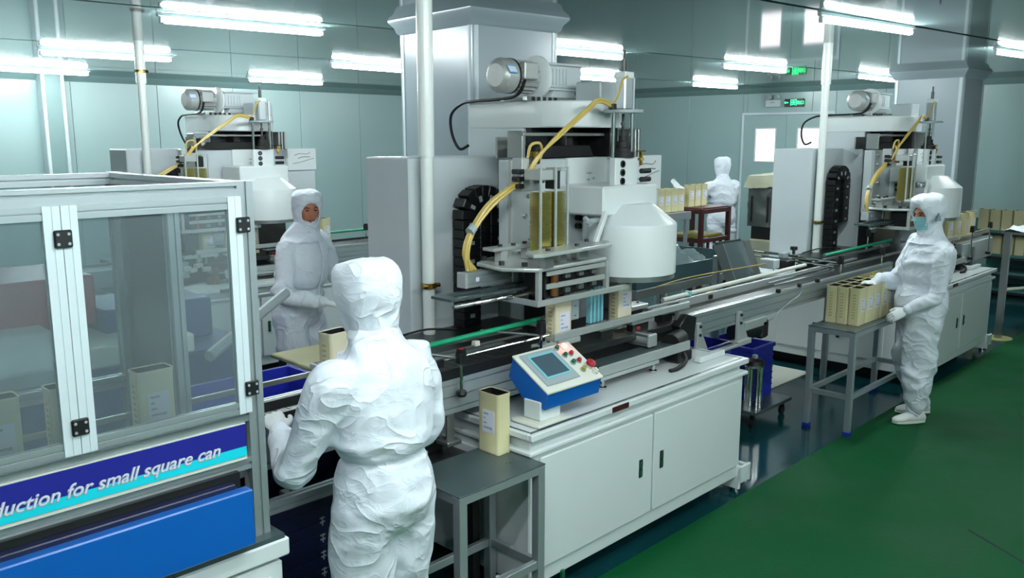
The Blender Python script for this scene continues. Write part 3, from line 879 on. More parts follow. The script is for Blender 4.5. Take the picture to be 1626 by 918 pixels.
    mb.box(2.84, 3.55, 2.605, 2.625, 1.228, 1.256, b=.003).box(2.84, 2.86, 2.62, 2.86, 1.228, 1.256, b=.003).box(2.92, 3.38, 2.62, 2.632, 1.30, 1.325, b=.002).box(2.92, 3.38, 2.62, 2.632, 1.362, 1.385, b=.002)
    part('frame_bar', mb, 'plate', t)
    part('inner_block', MB().box(2.95, 3.32, 2.66, 2.80, 1.25, 1.37, b=.004), 'black', t)
    part('inner_roller', MB().cyl((2.99, 2.64, 1.26), (2.99, 2.64, 1.38), .02, n=12), 'copper', t)
    mb = MB()
    for x in (3.07, 3.17, 3.27): mb.box(x, x + .035, 2.634, 2.66, 1.265 + (x - 3.07) * .05, 1.29 + (x - 3.07) * .05, b=.003).box(x, x + .035, 2.634, 2.66, 1.335, 1.355, b=.003)
    part('inner_clamp', mb, 'steel', t)
    mb = MB().box(3.11, 3.20, 3.0, 3.05, 1.16, 1.38, b=.003).box(2.92, 3.05, 2.90, 3.0, 1.27, 1.36, b=.004)
    part('guide_carrier', mb, 'panelgrey', t)
    # cylinder slide on the left
    sp_ = part('slide_plate', MB().box(2.46, 3.06, 2.775, 2.795, 1.282, 1.294).box(2.46, 3.06, 2.875, 2.91, 1.282, 1.294).box(2.46, 2.52, 2.795, 2.875, 1.282, 1.294).box(3.0, 3.06, 2.795, 2.875, 1.282, 1.294).box(2.56, 3.0, 2.81, 2.86, 1.27, 1.284), 'tray', t)
    part('slide_rod', MB().cyl((2.47, 2.77, 1.262), (3.0, 2.77, 1.262), .011, n=10), 'chrome', sp_)
    pc = part('pneumatic_cylinder', MB().rail((2.65, 2.90, 1.345), (2.94, 2.90, 1.345), .06, .07, 1, 2, .005, .005), 'alu', t)
    part('cylinder_end', MB().box(2.635, 2.652, 2.868, 2.932, 1.308, 1.382, b=.003).box(2.94, 2.985, 2.865, 2.935, 1.305, 1.385, b=.004), 'plate', pc)
    part('cylinder_sticker', MB().box(2.70, 2.72, 2.8685, 2.87, 1.335, 1.355), 'label', pc)
    # pressing stations below the hood
    st = part('press_station', MB().box(3.16, 3.25, 2.70, 2.78, 1.10, 1.20, b=.003).box(3.35, 3.52, 2.86, 2.90, 1.05, 1.27, b=.003), 'panelgrey', t)
    mb = MB()
    for k in range(3): mb.box(3.15 + k * .035, 3.17 + k * .035, 2.71, 2.74, 1.20, 1.26, b=.002)
    part('press_finger', mb, 'plate', st)
    part('press_pin', bolts(MB(), [(3.18, 2.70, 1.12), (3.22, 2.70, 1.12), (3.18, 2.70, 1.17), (3.22, 2.70, 1.17)], .005, .004), 'darksteel', st)
    mb = MB()
    for k in range(4): mb.box(3.34 + k * .03, 3.355 + k * .03, 2.70, 2.73, 1.06, 1.24, b=.002)
    part('clear_gauge', mb, 'screenrim', t)
    # lower column panel and turntable deck
    part('deck', MB().box(2.50, 4.15, 2.62, 3.46, .94, .975, b=.004), 'darksteel', t)
    part('deck_skirt', MB().box(2.55, 4.1, 2.70, 3.42, .803, .94), 'black', t)
    for (x, y, w, d) in ((3.06, 2.64, .16, .09), (3.44, 2.70, .16, .1), (3.70, 2.66, .20, .07), (3.30, 3.0, .16, .1), (3.98, 2.90, .16, .1), (4.0, 2.70, .16, .08), (2.90, 2.62, .12, .06)):
        c_ = part('carrier_block', MB().box(x - w / 2, x + w / 2, y - d / 2, y + d / 2, 1.02, 1.048, b=.004), 'plate', t)
        part('carrier_base', MB().box(x - w / 2 + .03, x + w / 2 - .03, y - d / 2 + .02, y + d / 2 - .01, .975, 1.02), 'darksteel', c_)
        part('carrier_bolt', bolts(MB(), [(x - w / 4, y, 1.048), (x + w / 4, y, 1.048)], .008, .005), 'black', c_)
    mb = MB().box(2.95, 4.10, 2.595, 2.615, 1.05, 1.085, b=.003)
    part('front_guard_rail', mb, 'plate', t)
    part('guard_post', MB().box(3.02, 3.04, 2.6, 2.615, .97, 1.05).box(3.98, 4.0, 2.6, 2.615, .97, 1.05), 'steel', t)
    # low shelf over the tray
    sf = part('service_shelf', MB().prism([(3.03, 2.57), (3.12, 2.47), (3.90, 2.47), (3.98, 2.53), (3.98, 2.60), (3.03, 2.60)], .885, .905, b=.003), 'tray', t)
    part('shelf_lip', MB().box(3.12, 3.90, 2.458, 2.470, .868, .918, b=.003).box(3.12, 3.60, 2.452, 2.458, .85, .868), 'plate', sf)
    for x in (3.16, 3.58):
        part('shelf_post', MB().cyl((x, 2.475, .806), (x, 2.475, .87), .010, n=10).cyl((x, 2.475, .802), (x, 2.475, .812), .022, n=14), 'chrome', sf)
    ap = part('adjust_cylinder', MB().cyl((3.655, 2.54, .945), (3.66, 2.70, .945), .032, n=16).box(3.62, 3.695, 2.53, 2.55, .91, .98, b=.006), 'plate', t)
    part('tie_rod', MB().cyl((3.628, 2.54, .972), (3.63, 2.70, .972), .005, n=6).cyl((3.688, 2.54, .972), (3.69, 2.70, .972), .005, n=6).cyl((3.628, 2.54, .918), (3.63, 2.70, .918), .005, n=6), 'steel', ap)
    dm = part('drive_motor', MB().cyl((3.80, 2.52, .905), (3.95, 2.56, .905), .052, n=16).box(3.80, 3.93, 2.46, 2.55, .803, .87, b=.01), 'black', t)
    part('motor_cable', MB().tube([(3.86, 2.48, .86), (3.80, 2.42, .83), (3.70, 2.40, .812), (3.64, 2.41, .806)], .012, 8, 6), 'rubber', dm)
    part('sensor_lamp', MB().cyl((3.66, 2.65, .99), (3.69, 2.65, .99), .012, n=8), 'red', t)
    part('bronze_bracket', MB().box(3.05, 3.09, 2.50, 2.54, .803, .95, b=.004).box(3.0, 3.05, 2.52, 2.56, .803, .86, b=.004), 'copper', t)
    mb = MB()
    for (x, y, z) in ((2.96, 2.60, .96), (3.0, 2.64, 1.0), (2.90, 2.58, .93), (3.04, 2.62, .92), (2.84, 2.56, .95)):
        mb.box(x - .04, x + .04, y - .02, y + .02, z - .018, z + .018, b=.006, rot=rotz(.4))
    part('linkage', mb, 'plate', t)
    part('white_stop_bar', MB().box(3.90, 4.15, 2.39, 2.43, .802, .832, b=.003), 'white', t)
    part('hose_hook', MB().tube([(2.66, 3.44, .98), (2.76, 3.3, 1.03), (2.9, 3.2, 1.02)], .006, 6, 4), 'black', t)
    return t

cab1 = make_cabinet()
mac1 = make_machine()
cab2 = dup(cab1, (3.32 + 4.57, 3.0, 0), label='white base cabinet of the far machine, behind the standing worker at right')
mac2 = dup(mac1, (3.7 + 4.57, 3.4, .80), label='far can seaming machine at the right, behind the masked worker')
cab3 = dup(cab1, (3.32 + .22, 3.0 + 4.10, 0), label='shaded base cabinet behind the bare-faced worker at left')
mac3 = dup(mac1, (3.7 + .22, 3.4 + 4.10, .80), label='left rear can seaming machine above the clear enclosure')
# ------------------------------------------------------------ tins
def make_tin(lid=False, mt='tin'):
    w, d, h = .12, .076, .26
    t = bpy.data.objects.new('tin_can', None)
    C.objects.link(t)
    INV[t.name] = Matrix.Identity(4)
    def rr(e, r=.012, n=3):
        P = []
        for sx, sy, a0 in ((1, 1, 0), (-1, 1, 90), (-1, -1, 180), (1, -1, 270)):
            for k in range(n + 1):
                a = radians(a0 + 90 * k / n)
                P.append((sx * (w / 2 - r) + (r + e) * cos(a), sy * (d / 2 - r) + (r + e) * sin(a)))
        return P
    mb = MB()
    rings = [(0, .0), (.0015, .004), (.0015, .008), (0, .012), (0, h - .012), (.0018, h - .008), (.0018, h), (-.001, h), (-.001, h - (.006 if lid else .12))]
    vr = []
    for e, z in rings:
        vr.append([mb.bm.verts.new((x, y, z)) for x, y in rr(e)])
    for a, b in zip(vr, vr[1:]):
        for k in range(len(a)):
            j = (k + 1) % len(a)
            mb.bm.faces.new((a[k], a[j], b[j], b[k]))
    mb.bm.faces.new(vr[0][::-1])
    if lid: mb.bm.faces.new(vr[-1])
    part('body', mb, mt, t)
    if not lid:
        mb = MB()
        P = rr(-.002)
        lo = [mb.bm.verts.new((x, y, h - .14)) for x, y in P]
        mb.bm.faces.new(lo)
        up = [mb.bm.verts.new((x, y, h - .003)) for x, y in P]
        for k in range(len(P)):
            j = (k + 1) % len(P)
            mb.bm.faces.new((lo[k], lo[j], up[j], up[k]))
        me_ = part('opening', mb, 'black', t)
    else:
        part('lid', MB().prism(rr(-.006), h - .006, h - .002), 'gold', t)
        part('cap', MB().cyl((w * .28, 0, h - .003), (w * .28, 0, h + .006), .014, n=14), 'gold', t)
    lb = part('paper_label', MB().box(-.032, .038, -d / 2 - .0015, -d / 2 + .002, .09, .185), 'label', t)
    mb = MB()
    for k in range(4): mb.box(-.024, -.024 + (.03, .012, .02, .045)[k], -d / 2 - .0022, -d / 2 - .0013, .167 - .02 * k, .174 - .02 * k)
    mb.box(.016, .026, -d / 2 - .0022, -d / 2 - .0013, .104, .115)
    part('label_print', mb, 'panelgrey', lb)
    mb = MB()
    for k in range(9): mb.box(-w / 2 - .0008, -w / 2 + .001, -.012, .012, .045 + .02 * k, .056 + .02 * k)
    part('side_print', mb, 'tinprint', t)
    part('seam_line', MB().box(-w / 2 - .001, -w / 2 + .001, -.028, -.026, .015, .245), 'tinprint', t)
    return t
TIN_OPEN = make_tin(False)
TIN_PALE = make_tin(False, 'tinpale')
TIN_LID = make_tin(True)
used = set()
def tin(x, y, z, rz, label, group=None, kind='open'):
    p = {'open': TIN_OPEN, 'pale': TIN_PALE, 'lid': TIN_LID}[kind]
    if p.name not in used:
        used.add(p.name); o = p
        o.location = (x, y, z); o.rotation_euler = (0, 0, rz)
    else:
        index_kids(); o = copy_tree(p); o.location = (x, y, z); o.rotation_euler = (0, 0, rz)
        if 'group' in o: del o['group']
    return tag(o, label, 'can', group)

# ------------------------------------------------------------ conveyors
def clamp(parent, x, y, z0, z1, knob=True, red=False):
    r = part('clamp_rod', MB().cyl((x, y, z0), (x, y, z1), .007, n=8), 'chrome', parent)
    part('clamp_block', MB().box(x - .018, x + .018, y - .018, y + .018, z1 - .05, z1, b=.004).cyl((x, y, z1), (x, y, z1 + .012), .02, n=10), 'black', r)
    if red: part('red_cap', MB().cyl((x, y, z1), (x, y, z1 + .014), .012, n=10), 'red', r)
    if knob: part('clamp_knob', MB().lathe([(0, -.012), (.02, -.012), (.024, 0), (.02, .012), (0, .012)], (x, y, z0 + .01), 12), 'black', r)

def conveyor(label, x0, x1, ztop=1.0, zb=.87, yf=2.60, yb=2.93, mat_side='alu'):
    t = thing('conveyor', label, 'conveyor', ((x0 + x1) / 2, (yf + yb) / 2, zb))
    h = ztop - zb
    for y in (yf + .018, yb - .018):
        part('side_beam', MB().rail((x0, y, zb + h / 2), (x1, y, zb + h / 2), .036, h, 1, 3, .006, .007), mat_side, t)
    b = part('belt', MB().box(x0 + .02, x1 - .02, yf + .04, yb - .04, ztop - .035, ztop - .012, b=.004), 'darksteel', t)
    mb = MB()
    n = int((x1 - x0 - .06) / .05)
    for k in range(n):
        xa = x0 + .03 + k * .05
        mb.box(xa, xa + .046, yf + .05, yb - .05, ztop - .012, ztop - .007)
    s = part('belt_slats', mb, 'darksteel', b); s['kind'] = 'stuff'
    mb = MB()
    for xe in (x0 + .03, x1 - .03):
        part('end_roller', MB().cyl((xe, yf + .036, ztop - .05), (xe, yb - .036, ztop - .05), .03, n=14), 'steel', t)
    return t

ca = conveyor('conveyor running out of the clear enclosure past the near worker', -0.9, 2.93, 1.0, .85)
part('black_guard_rail', MB().box(-.85, 2.25, 2.585, 2.60, 1.065, 1.10, b=.002), 'black', ca)
part('steel_guard_rail', MB().box(-.85, 2.9, 2.90, 2.915, 1.05, 1.07, b=.002), 'steel', ca)
part('guide_band', MB().box(1.3, 2.88, 2.598, 2.612, 1.0, 1.045, b=.002), 'black', ca)
part('guide_wire', MB().cyl((2.0, 2.64, 1.075), (2.95, 2.64, 1.075), .006, n=8), 'chrome', ca)
part('green_guide_tube', MB().cyl((1.95, 2.765, 1.11), (3.06, 2.80, 1.11), .0125, n=14), 'green', ca)
gr = part('guide_frame_bar', MB().box(1.9, 2.98, 2.835, 2.85, 1.07, 1.082, b=.002).box(1.9, 2.98, 2.80, 2.812, 1.045, 1.057, b=.002), 'steel', ca)
part('white_guide_clip', MB().box(2.62, 2.65, 2.79, 2.82, 1.05, 1.075, b=.003), 'ivory', ca)
clamp(ca, 2.33, 2.57, .93, 1.12, True, True)
clamp(ca, 2.84, 2.585, .97, 1.16, False)
clamp(ca, 2.0, 3.0, 1.0, 1.17, False)
part('cross_rod', MB().cyl((2.30, 2.57, 1.10), (2.22, 2.82, 1.10), .006, n=8).cyl((2.84, 2.60, 1.10), (2.72, 2.86, 1.10), .006, n=8), 'steel', ca)
for x in (1.55, 2.30):
    mb = MB().box(x - .02, x + .02, 2.605, 2.62, .72, .86, b=.003).box(x - .04, x + .04, 2.58, 2.66, .715, .735, b=.004)
    part('support_bracket', mb, 'steel', ca)
part('lower_cross_beam', MB().rail((1.28, 2.42, .80), (2.0, 2.42, .80), .04, .04, 1, 1), 'alu', ca)

cb = conveyor('long bright conveyor between the near and the far filling machine', 4.12, 7.10, 1.0, .87)
pb = part('side_guide_plate', MB().box(4.30, 6.35, 2.795, 2.805, .965, 1.04, b=.002), 'plate', cb)
part('plate_sensor', MB().box(4.62, 4.66, 2.785, 2.796, 1.0, 1.03, b=.003), 'black', pb)
part('rear_guide_tube', MB().cyl((4.20, 2.85, 1.045), (6.05, 2.85, 1.06), .014, n=12), 'ivory', cb)
part('tube_clip', MB().box(4.46, 4.49, 2.83, 2.87, 1.03, 1.065, b=.003), 'screenrim', cb)
part('front_guide_rod', MB().cyl((5.2, 2.70, 1.045), (6.1, 2.69, 1.05), .007, n=8).cyl((5.2, 2.66, 1.035), (6.1, 2.65, 1.04), .007, n=8), 'chrome', cb)
part('far_green_tube', MB().cyl((6.30, 2.82, 1.11), (7.62, 2.82, 1.115), .0125, n=14), 'green', cb)
part('far_guide_bar', MB().box(6.2, 7.5, 2.86, 2.875, 1.05, 1.07, b=.002).box(6.25, 7.6, 2.63, 2.645, 1.045, 1.065, b=.002), 'steel', cb)
clamp(cb, 6.14, 2.62, .99, 1.13, False)
clamp(cb, 6.92, 2.62, .99, 1.12, False)
clamp(cb, 7.52, 2.98, 1.02, 1.19, True)
for x, z in ((5.15, 1.01), (5.45, 1.01), (5.72, 1.01)):
    part('side_knob', MB().cyl((x, 2.585, z), (x, 2.61, z), .014, n=10), 'black', cb)
part('grey_wire', MB().tube([(5.45, 2.585, 1.02), (5.43, 2.585, .95), (5.30, 2.585, .92), (5.15, 2.585, .875), (5.08, 2.59, .84), (5.05, 2.7, .76), (4.98, 2.72, .72)], .005, 6, 6), 'panelgrey', cb)
for x in (4.18, 4.64):
    mb = MB().box(x - .022, x + .022, 2.575, 2.598, .76, .95, b=.003)
    mb.prism([(x + .02, .77), (x + .11, .77), (x + .03, .90)], 2.582, 2.592, axis='y')
    mb.box(x - .04, x + .12, 2.56, 2.62, .755, .77, b=.003)
    bk = part('support_bracket', mb, 'plate', cb)
    part('bracket_bolt', MB().cyl((x, 2.575, .93), (x, 2.565, .93), .009, n=6).cyl((x, 2.575, .88), (x, 2.565, .88), .009, n=6), 'black', bk)
part('support_plate', MB().box(3.98, 4.76, 2.56, 2.60, .738, .756, b=.003), 'plate', cb)
part('underside_box', MB().box(4.72, 4.98, 2.58, 2.62, .815, .87, b=.003), 'plate', cb)
dm = part('gear_motor', MB().cyl((4.72, 2.66, .79), (4.93, 2.64, .79), .06, n=20), 'black', cb)
part('motor_end_cap', MB().box(4.93, 5.02, 2.58, 2.70, .725, .85, b=.015), 'rubber', dm)
part('black_chain_cover', MB().prism([(4.0, .87), (4.10, .87), (4.12, 1.0), (4.02, 1.03), (3.95, .97)], 2.56, 2.62, axis='y', b=.004), 'black', cb)
for x in (4.9, 6.6):
    part('floor_leg', MB().box(x - .02, x + .02, 2.88, 2.92, 0, .87, b=.003), 'alu', cb)

cc = conveyor('conveyor leaving the far machine at the right edge, behind the masked worker', 8.75, 9.75, 1.0, .87)
part('green_guide_tube', MB().cyl((8.2, 2.78, 1.11), (9.3, 2.80, 1.11), .0125, n=14), 'green', cc)
part('side_box', MB().box(8.8, 9.7, 2.575, 2.60, .80, .99, b=.004), 'whitegrey', cc)
part('guard_rail', MB().box(8.8, 9.7, 2.60, 2.612, 1.04, 1.065, b=.002), 'steel', cc)
clamp(cc, 8.92, 2.55, .84, 1.15, True)
clamp(cc, 9.48, 2.55, .84, 1.15, True)
part('cross_bar', MB().cyl((8.92, 2.55, 1.10), (9.48, 2.55, 1.10), .008, n=8), 'steel', cc)
part('support_bracket', MB().box(9.02, 9.07, 2.55, 2.575, .72, .95, b=.003), 'steel', cc)
part('gear_motor', MB().cyl((8.8, 2.66, .78), (9.05, 2.66, .78), .06, n=16).box(9.0, 9.2, 2.58, 2.68, .73, .77, b=.004), 'black', cc)
for x in (9.3, 9.6): part('floor_leg', MB().box(x - .02, x + .02, 2.86, 2.90, 0, .87, b=.003), 'alu', cc)

# third line, at the back left
cd = conveyor('rear conveyor with green rail behind the bare-faced worker', 4.36, 7.4, 1.0, .87, 6.70, 7.03)
part('green_guide_tube', MB().cyl((4.40, 6.86, 1.11), (5.6, 6.88, 1.11), .0125, n=14), 'green', cd)
part('guard_rail', MB().box(3.3, 5.6, 6.705, 6.72, 1.04, 1.06, b=.002), 'black', cd)
clamp(cd, 4.88, 6.72, 1.06, 1.17, False)
ce_ = conveyor('rear conveyor seen through the clear enclosure', -2.0, 3.1, 1.0, .87, 6.70, 7.03)
part('guard_rail', MB().box(-1.9, 3.0, 6.705, 6.72, 1.04, 1.06, b=.002), 'steel', ce_)

# cross rods with sensor block over the long conveyor
sr = thing('sensor_arm', 'pair of steel rods carrying a black sensor across the long conveyor', 'sensor', (6.1, 3.3, .80))
part('steel_rod', MB().cyl((6.10, 3.38, 1.125), (6.12, 2.64, 1.09), .011, n=10), 'chrome', sr)
part('steel_rod', MB().cyl((6.05, 3.38, 1.10), (6.07, 2.64, 1.065), .008, n=10), 'chrome', sr)
part('rod_clamp', MB().box(6.04, 6.12, 3.33, 3.42, 1.07, 1.16, b=.008), 'ivory', sr)
part('clamp_head', MB().box(6.05, 6.15, 3.02, 3.07, 1.09, 1.13, b=.004), 'panelgrey', sr)
part('black_knob', MB().cyl((6.12, 2.98, 1.12), (6.12, 2.98, 1.16), .012, n=8).cyl((6.12, 2.98, 1.155), (6.12, 2.98, 1.18), .028, n=10), 'black', sr)
part('sensor_head', MB().box(5.86, 5.95, 3.0, 3.12, 1.03, 1.10, b=.006), 'whitegrey', sr)
part('sensor_body', MB().box(5.95, 6.10, 2.95, 3.06, 1.02, 1.09, b=.006), 'black', sr)
part('drop_rod', MB().box(6.06, 6.09, 2.90, 2.93, .95, 1.06, b=.003), 'black', sr)
part('stand', MB().box(6.06, 6.10, 3.36, 3.40, 0.0, 1.08, b=.003), 'alu', sr)
part('base', MB().box(5.98, 6.18, 3.28, 3.48, 0.0, 0.015, b=.003), 'steel', sr)
part('yellow_wire', MB().tube([(5.86, 3.06, 1.07), (5.5, 3.2, 1.04), (5.2, 3.35, 1.0), (5.0, 3.45, .95)], .004, 6, 6), 'hose', sr)
part('yellow_wire', MB().tube([(5.90, 3.02, 1.03), (5.86, 3.05, .98), (5.5, 3.2, .93), (4.9, 3.2, .86), (4.6, 3.25, .83)], .004, 6, 6), 'hose', sr)

# inclined lid chute and the steel table behind the conveyor
chu = thing('lid_chute', 'dark steel chute leaning behind the long conveyor', 'chute', (5.75, 3.42, 0))
mb = MB().prism([(3.36, 1.20), (3.33, 1.21), (3.10, .70), (3.13, .70)], 5.60, 5.98, axis='x')
part('chute_plate', mb, 'tray', chu)
part('chute_side', MB().prism([(3.36, 1.20), (3.28, 1.22), (3.05, .70), (3.13, .70)], 5.595, 5.605, axis='x').prism([(3.36, 1.20), (3.28, 1.22), (3.05, .70), (3.13, .70)], 5.975, 5.985, axis='x'), 'steel', chu)
part('chute_lip', MB().cyl((5.60, 3.36, 1.21), (5.98, 3.36, 1.21), .012, n=8), 'chrome', chu)
part('chute_leg', MB().box(5.63, 5.67, 3.34, 3.38, 0, 1.12).box(5.92, 5.96, 3.34, 3.38, 0, 1.12), 'alu', chu)

tb = thing('work_table', 'large steel work table behind the long conveyor, film heap on it', 'table', (5.9, 4.05, 0))
poly = [(4.95, 3.66)] + [(5.02 - .10 * cos(k * pi / 8), 3.62 - .10 * sin(k * pi / 8) + .04) for k in range(5)] + [(6.55, 3.56), (6.55, 4.45), (4.92, 4.45)]
part('tabletop', MB().box(4.95, 6.55, 3.58, 4.45, .86, .90, b=.012), 'tray', tb)
part('tabletop_rim', MB().box(4.94, 6.56, 3.57, 3.585, .85, .915, b=.004).box(4.935, 4.95, 3.57, 4.46, .85, .915, b=.004), 'steel', tb)
part('tray_wall', MB().box(4.97, 6.53, 3.60, 3.61, .90, 1.04), 'tealdark', tb)
part('tray_wall', MB().box(4.97, 6.53, 4.42, 4.43, .90, 1.04), 'tealdark', tb)
part('tray_wall', MB().box(4.97, 4.98, 3.61, 4.42, .90, 1.04), 'tealdark', tb)
part('tray_wall', MB().box(6.52, 6.53, 3.61, 4.42, .90, 1.04), 'tealdark', tb)
for x, y in ((5.0, 3.64), (6.48, 3.64), (5.0, 4.38), (6.48, 4.38)):
    part('leg', MB().box(x - .022, x + .022, y - .022, y + .022, 0, .86, b=.003), 'steel', tb)
part('lower_shelf', MB().box(5.0, 6.48, 3.64, 4.38, .25, .27), 'tray', tb)
def heap(cx, cy, z, rx, ry, h, seed, n=26):
    mb = MB()
    def f(u, v):
        a = 2 * pi * u; r = v
        x = cx + rx * r * cos(a); y = cy + ry * r * sin(a)
        k = (1 - r ** 2) ** .6 if r < 1 else 0
        zz = z + .003 + h * k * (.75 + .5 * noise.noise(V3((x * 9 + seed, y * 9, 1)))) + .02 * noise.noise(V3((x * 25, y * 25, seed))) * k
        return (x, y, max(z + .002, zz))
    mb.grid(f, n, n // 2)
    bmesh.ops.remove_doubles(mb.bm, verts=mb.bm.verts, dist=.0005)
    return mb
o = part('film_heap', heap(5.75, 4.0, .905, .70, .36, .26, 3, 40), 'heap')
tag(o, 'crumpled heap of clear film lying on the steel work table', 'film')

# ------------------------------------------------------------ clear enclosure with its white cabinet
ec = thing('enclosure_cabinet', 'white base cabinet with blue front panel under the clear enclosure', 'cabinet', (0.2, 2.8, 0))
part('cabinet_body', MB().box(-1.0, 1.28, 2.25, 3.42, .12, .70, b=.006), 'white', ec)
part('top_band', MB().box(-1.02, 1.30, 2.235, 3.44, .715, .775, b=.006), 'white', ec)
part('top_plate', MB().box(-1.0, 1.285, 2.24, 3.42, .775, .79), 'tray', ec)
part('dark_base', MB().box(-.96, 1.24, 2.30, 3.38, 0, .12), 'black', ec)
for a, b in ((-.95, .10), (.12, 1.24)):
    d = part('door', MB().box(a, b, 2.236, 2.252, .16, .66, b=.004), 'white', ec)
    part('handle', MB().box((a + b) / 2 + .4, (a + b) / 2 + .42, 2.23, 2.238, .35, .45, b=.002), 'darksteel', d)
bp_ = part('blue_panel', MB().box(-1.0, 1.165, 2.195, 2.235, .812, .985, b=.004), 'blue', ec)
mb = MB()
part('ribbed_guard', MB().box(-1.0, 1.13, 2.23, 2.262, .98, 1.0, b=.003).box(-1.0, 1.14, 2.222, 2.25, .962, .984, b=.003), 'navydark', ec)
part('dark_recess', MB().box(-1.0, 1.16, 2.262, 2.30, .79, 1.02), 'black', ec)

en = thing('clear_enclosure', 'aluminium framed clear enclosure around the line at the left', 'enclosure', (0.2, 2.8, .79))
AX0 = -1.0
def post(x, y, z0, z1, w=.05, h=.05, gw=1, nm='frame_post'):
    return part(nm, MB().rail((x, y, z0), (x, y, z1), w, h, gw, gw, .008, .006), 'alu', en)
post(1.235, 2.305, .79, 1.875); post(1.235, 3.225, .79, 1.875); post(AX0 + .03, 2.305, .79, 1.875); post(AX0 + .03, 3.225, .79, 1.875)
post(1.235, 2.78, .79, 1.815, .04, .04)
def beam(p0, p1, w, h, gw, gh, nm='frame_beam'):
    return part(nm, MB().rail(p0, p1, w, h, gw, gh, .0085, .012), 'alu', en)
beam((AX0, 2.305, 1.843), (1.21, 2.305, 1.843), .05, .062, 1, 2)
beam((AX0, 3.225, 1.853), (1.21, 3.225, 1.853), .05, .04, 1, 1)
beam((1.235, 2.33, 1.853), (1.235, 3.2, 1.853), .05, .04, 1, 1)
beam((AX0 + .03, 2.33, 1.853), (AX0 + .03, 3.2, 1.853), .05, .04, 1, 1)
beam((AX0, 2.305, 1.185), (1.21, 2.305, 1.185), .045, .045, 1, 1)
beam((AX0, 2.305, 1.03), (1.21, 2.305, 1.03), .045, .035, 1, 1)
beam((AX0, 3.225, 1.1), (1.21, 3.225, 1.1), .045, .045, 1, 1)
beam((1.235, 2.33, .82), (1.235, 3.2, .82), .045, .05, 1, 1)
for (xa, xb) in ((-.96, -.06), (-.04, .727), (.729, 1.208)):
    dr_ = part('door_frame', MB().rail((xb - .020, 2.266, 1.197), (xb - .020, 2.266, 1.834), .040, .022, 1, 1, .003, .002)
               .rail((xa + .019, 2.266, 1.197), (xa + .019, 2.266, 1.834), .038, .022, 1, 1, .003, .002), 'alutrim', en)  # white trim colour stands in for the light these aluminium posts catch
    for zz in (1.816, 1.215):
        part('door_rail', MB().rail((xa + .038, 2.268, zz), (xb - .040, 2.268, zz), .02, .034, 1, 1, .005, .004), 'alu', dr_)
    part('door_pane', MB().box(xa + .03, xb - .03, 2.266, 2.270, 1.225, 1.805), 'acrylic', dr_)
    for z in (1.27, 1.753):
        hg = part('hinge', MB().box(xb - .020, xb + .022, 2.246, 2.256, z - .022, z + .022, b=.003), 'black', dr_)
        part('hinge_bolt', MB().cyl((xb - .012, 2.246, z + .012), (xb - .012, 2.243, z + .012), .004, n=6).cyl((xb + .013, 2.246, z + .012), (xb + .013, 2.243, z + .012), .004, n=6)
             .cyl((xb - .012, 2.246, z - .012), (xb - .012, 2.243, z - .012), .004, n=6).cyl((xb + .013, 2.246, z - .012), (xb + .013, 2.243, z - .012), .004, n=6), 'panelgrey', hg)
part('back_pane', MB().box(AX0 + .05, 1.21, 3.222, 3.227, 1.12, 1.835), 'acrylic', en)
part('end_pane', MB().box(1.233, 1.237, 2.80, 3.20, .85, 1.83), 'acrylic', en)
part('sign_board', MB().box(AX0, 1.192, 2.272, 2.282, 1.05, 1.162), 'ivory', en)
sb = part('navy_band', MB().box(AX0, 1.190, 2.268, 2.273, 1.092, 1.160), 'navy', en)
part('cyan_band', MB().box(AX0, 1.190, 2.2685, 2.273, 1.062, 1.092), 'cyan', en)
FM = Matrix(((1, 0, 0, 0), (0, 0, -1, 0), (0, 1, 0, 0), (0, 0, 0, 1)))   # text facing -Y
TXT = 'line production for small square can'
lettering(TXT, .052, Matrix.Translation((1.108, 2.2675, 1.083)) @ FM, 'panelgrey', en, 'sign_outline', .0004, .35, .0016, right=True)
lettering(TXT, .052, Matrix.Translation((1.107, 2.2665, 1.084)) @ FM, 'label', en, 'sign_lettering', .0004, .35, 0, right=True)

for i, (x, y, k, l) in enumerate(((1.12, 2.75, 'pale', 'cream tin inside the clear enclosure, next to its right corner post'),
                     (.86, 2.75, 'pale', 'cream tin inside the enclosure, half behind the white door post'),
                     (.66, 2.75, 'pale', 'cream tin inside the enclosure at the left picture edge'))):
    tin(x, y, .994, 0, l, None, k)
# second machine table seen through the enclosure: blue frame, white top, red hopper
lm = thing('labelling_machine', 'blurred blue and white machine with red hopper seen through the enclosure', 'machine', (1.0, 4.6, 0))
part('base', MB().box(.4, 2.3, 4.2, 5.2, .0, .9, b=.01), 'crateblue', lm)
part('white_cover', MB().prism([(4.0, .92), (5.2, .92), (5.2, 1.10), (4.1, 1.06), (3.98, 1.0)], .4, 1.35, axis='x', b=.01), 'white', lm)
part('red_hopper', MB().prism([(4.6, 1.04), (5.2, 1.0), (5.2, 1.30), (4.6, 1.30)], 1.05, 1.62, axis='x', b=.01), 'red', lm)
part('cream_top', MB().box(1.4, 1.95, 4.2, 5.1, .90, 1.0, b=.01), 'ivory', lm)
part('blue_tower', MB().box(1.62, 2.2, 4.5, 5.0, .9, 1.12, b=.01), 'crateblue', lm)
part('feed_rod', MB().cyl((1.9, 3.95, .93), (2.55, 4.3, 1.12), .03, n=10), 'panelgrey', lm)
part('tool_post', MB().box(.92, .98, 4.9, 4.96, 1.0, 1.75).box(.86, 1.04, 4.86, 5.0, 1.55, 1.68, b=.01).cyl((.95, 4.93, 1.75), (.95, 4.93, 1.9), .03, n=10), 'darksteel', lm)
part('lamp_post', MB().cyl((2.02, 4.98, 1.1), (2.02, 4.98, 1.33), .012, n=8), 'steel', lm)
part('red_lamp', MB().cyl((2.02, 4.98, 1.33), (2.02, 4.98, 1.37), .018, n=10), 'redlit', lm)

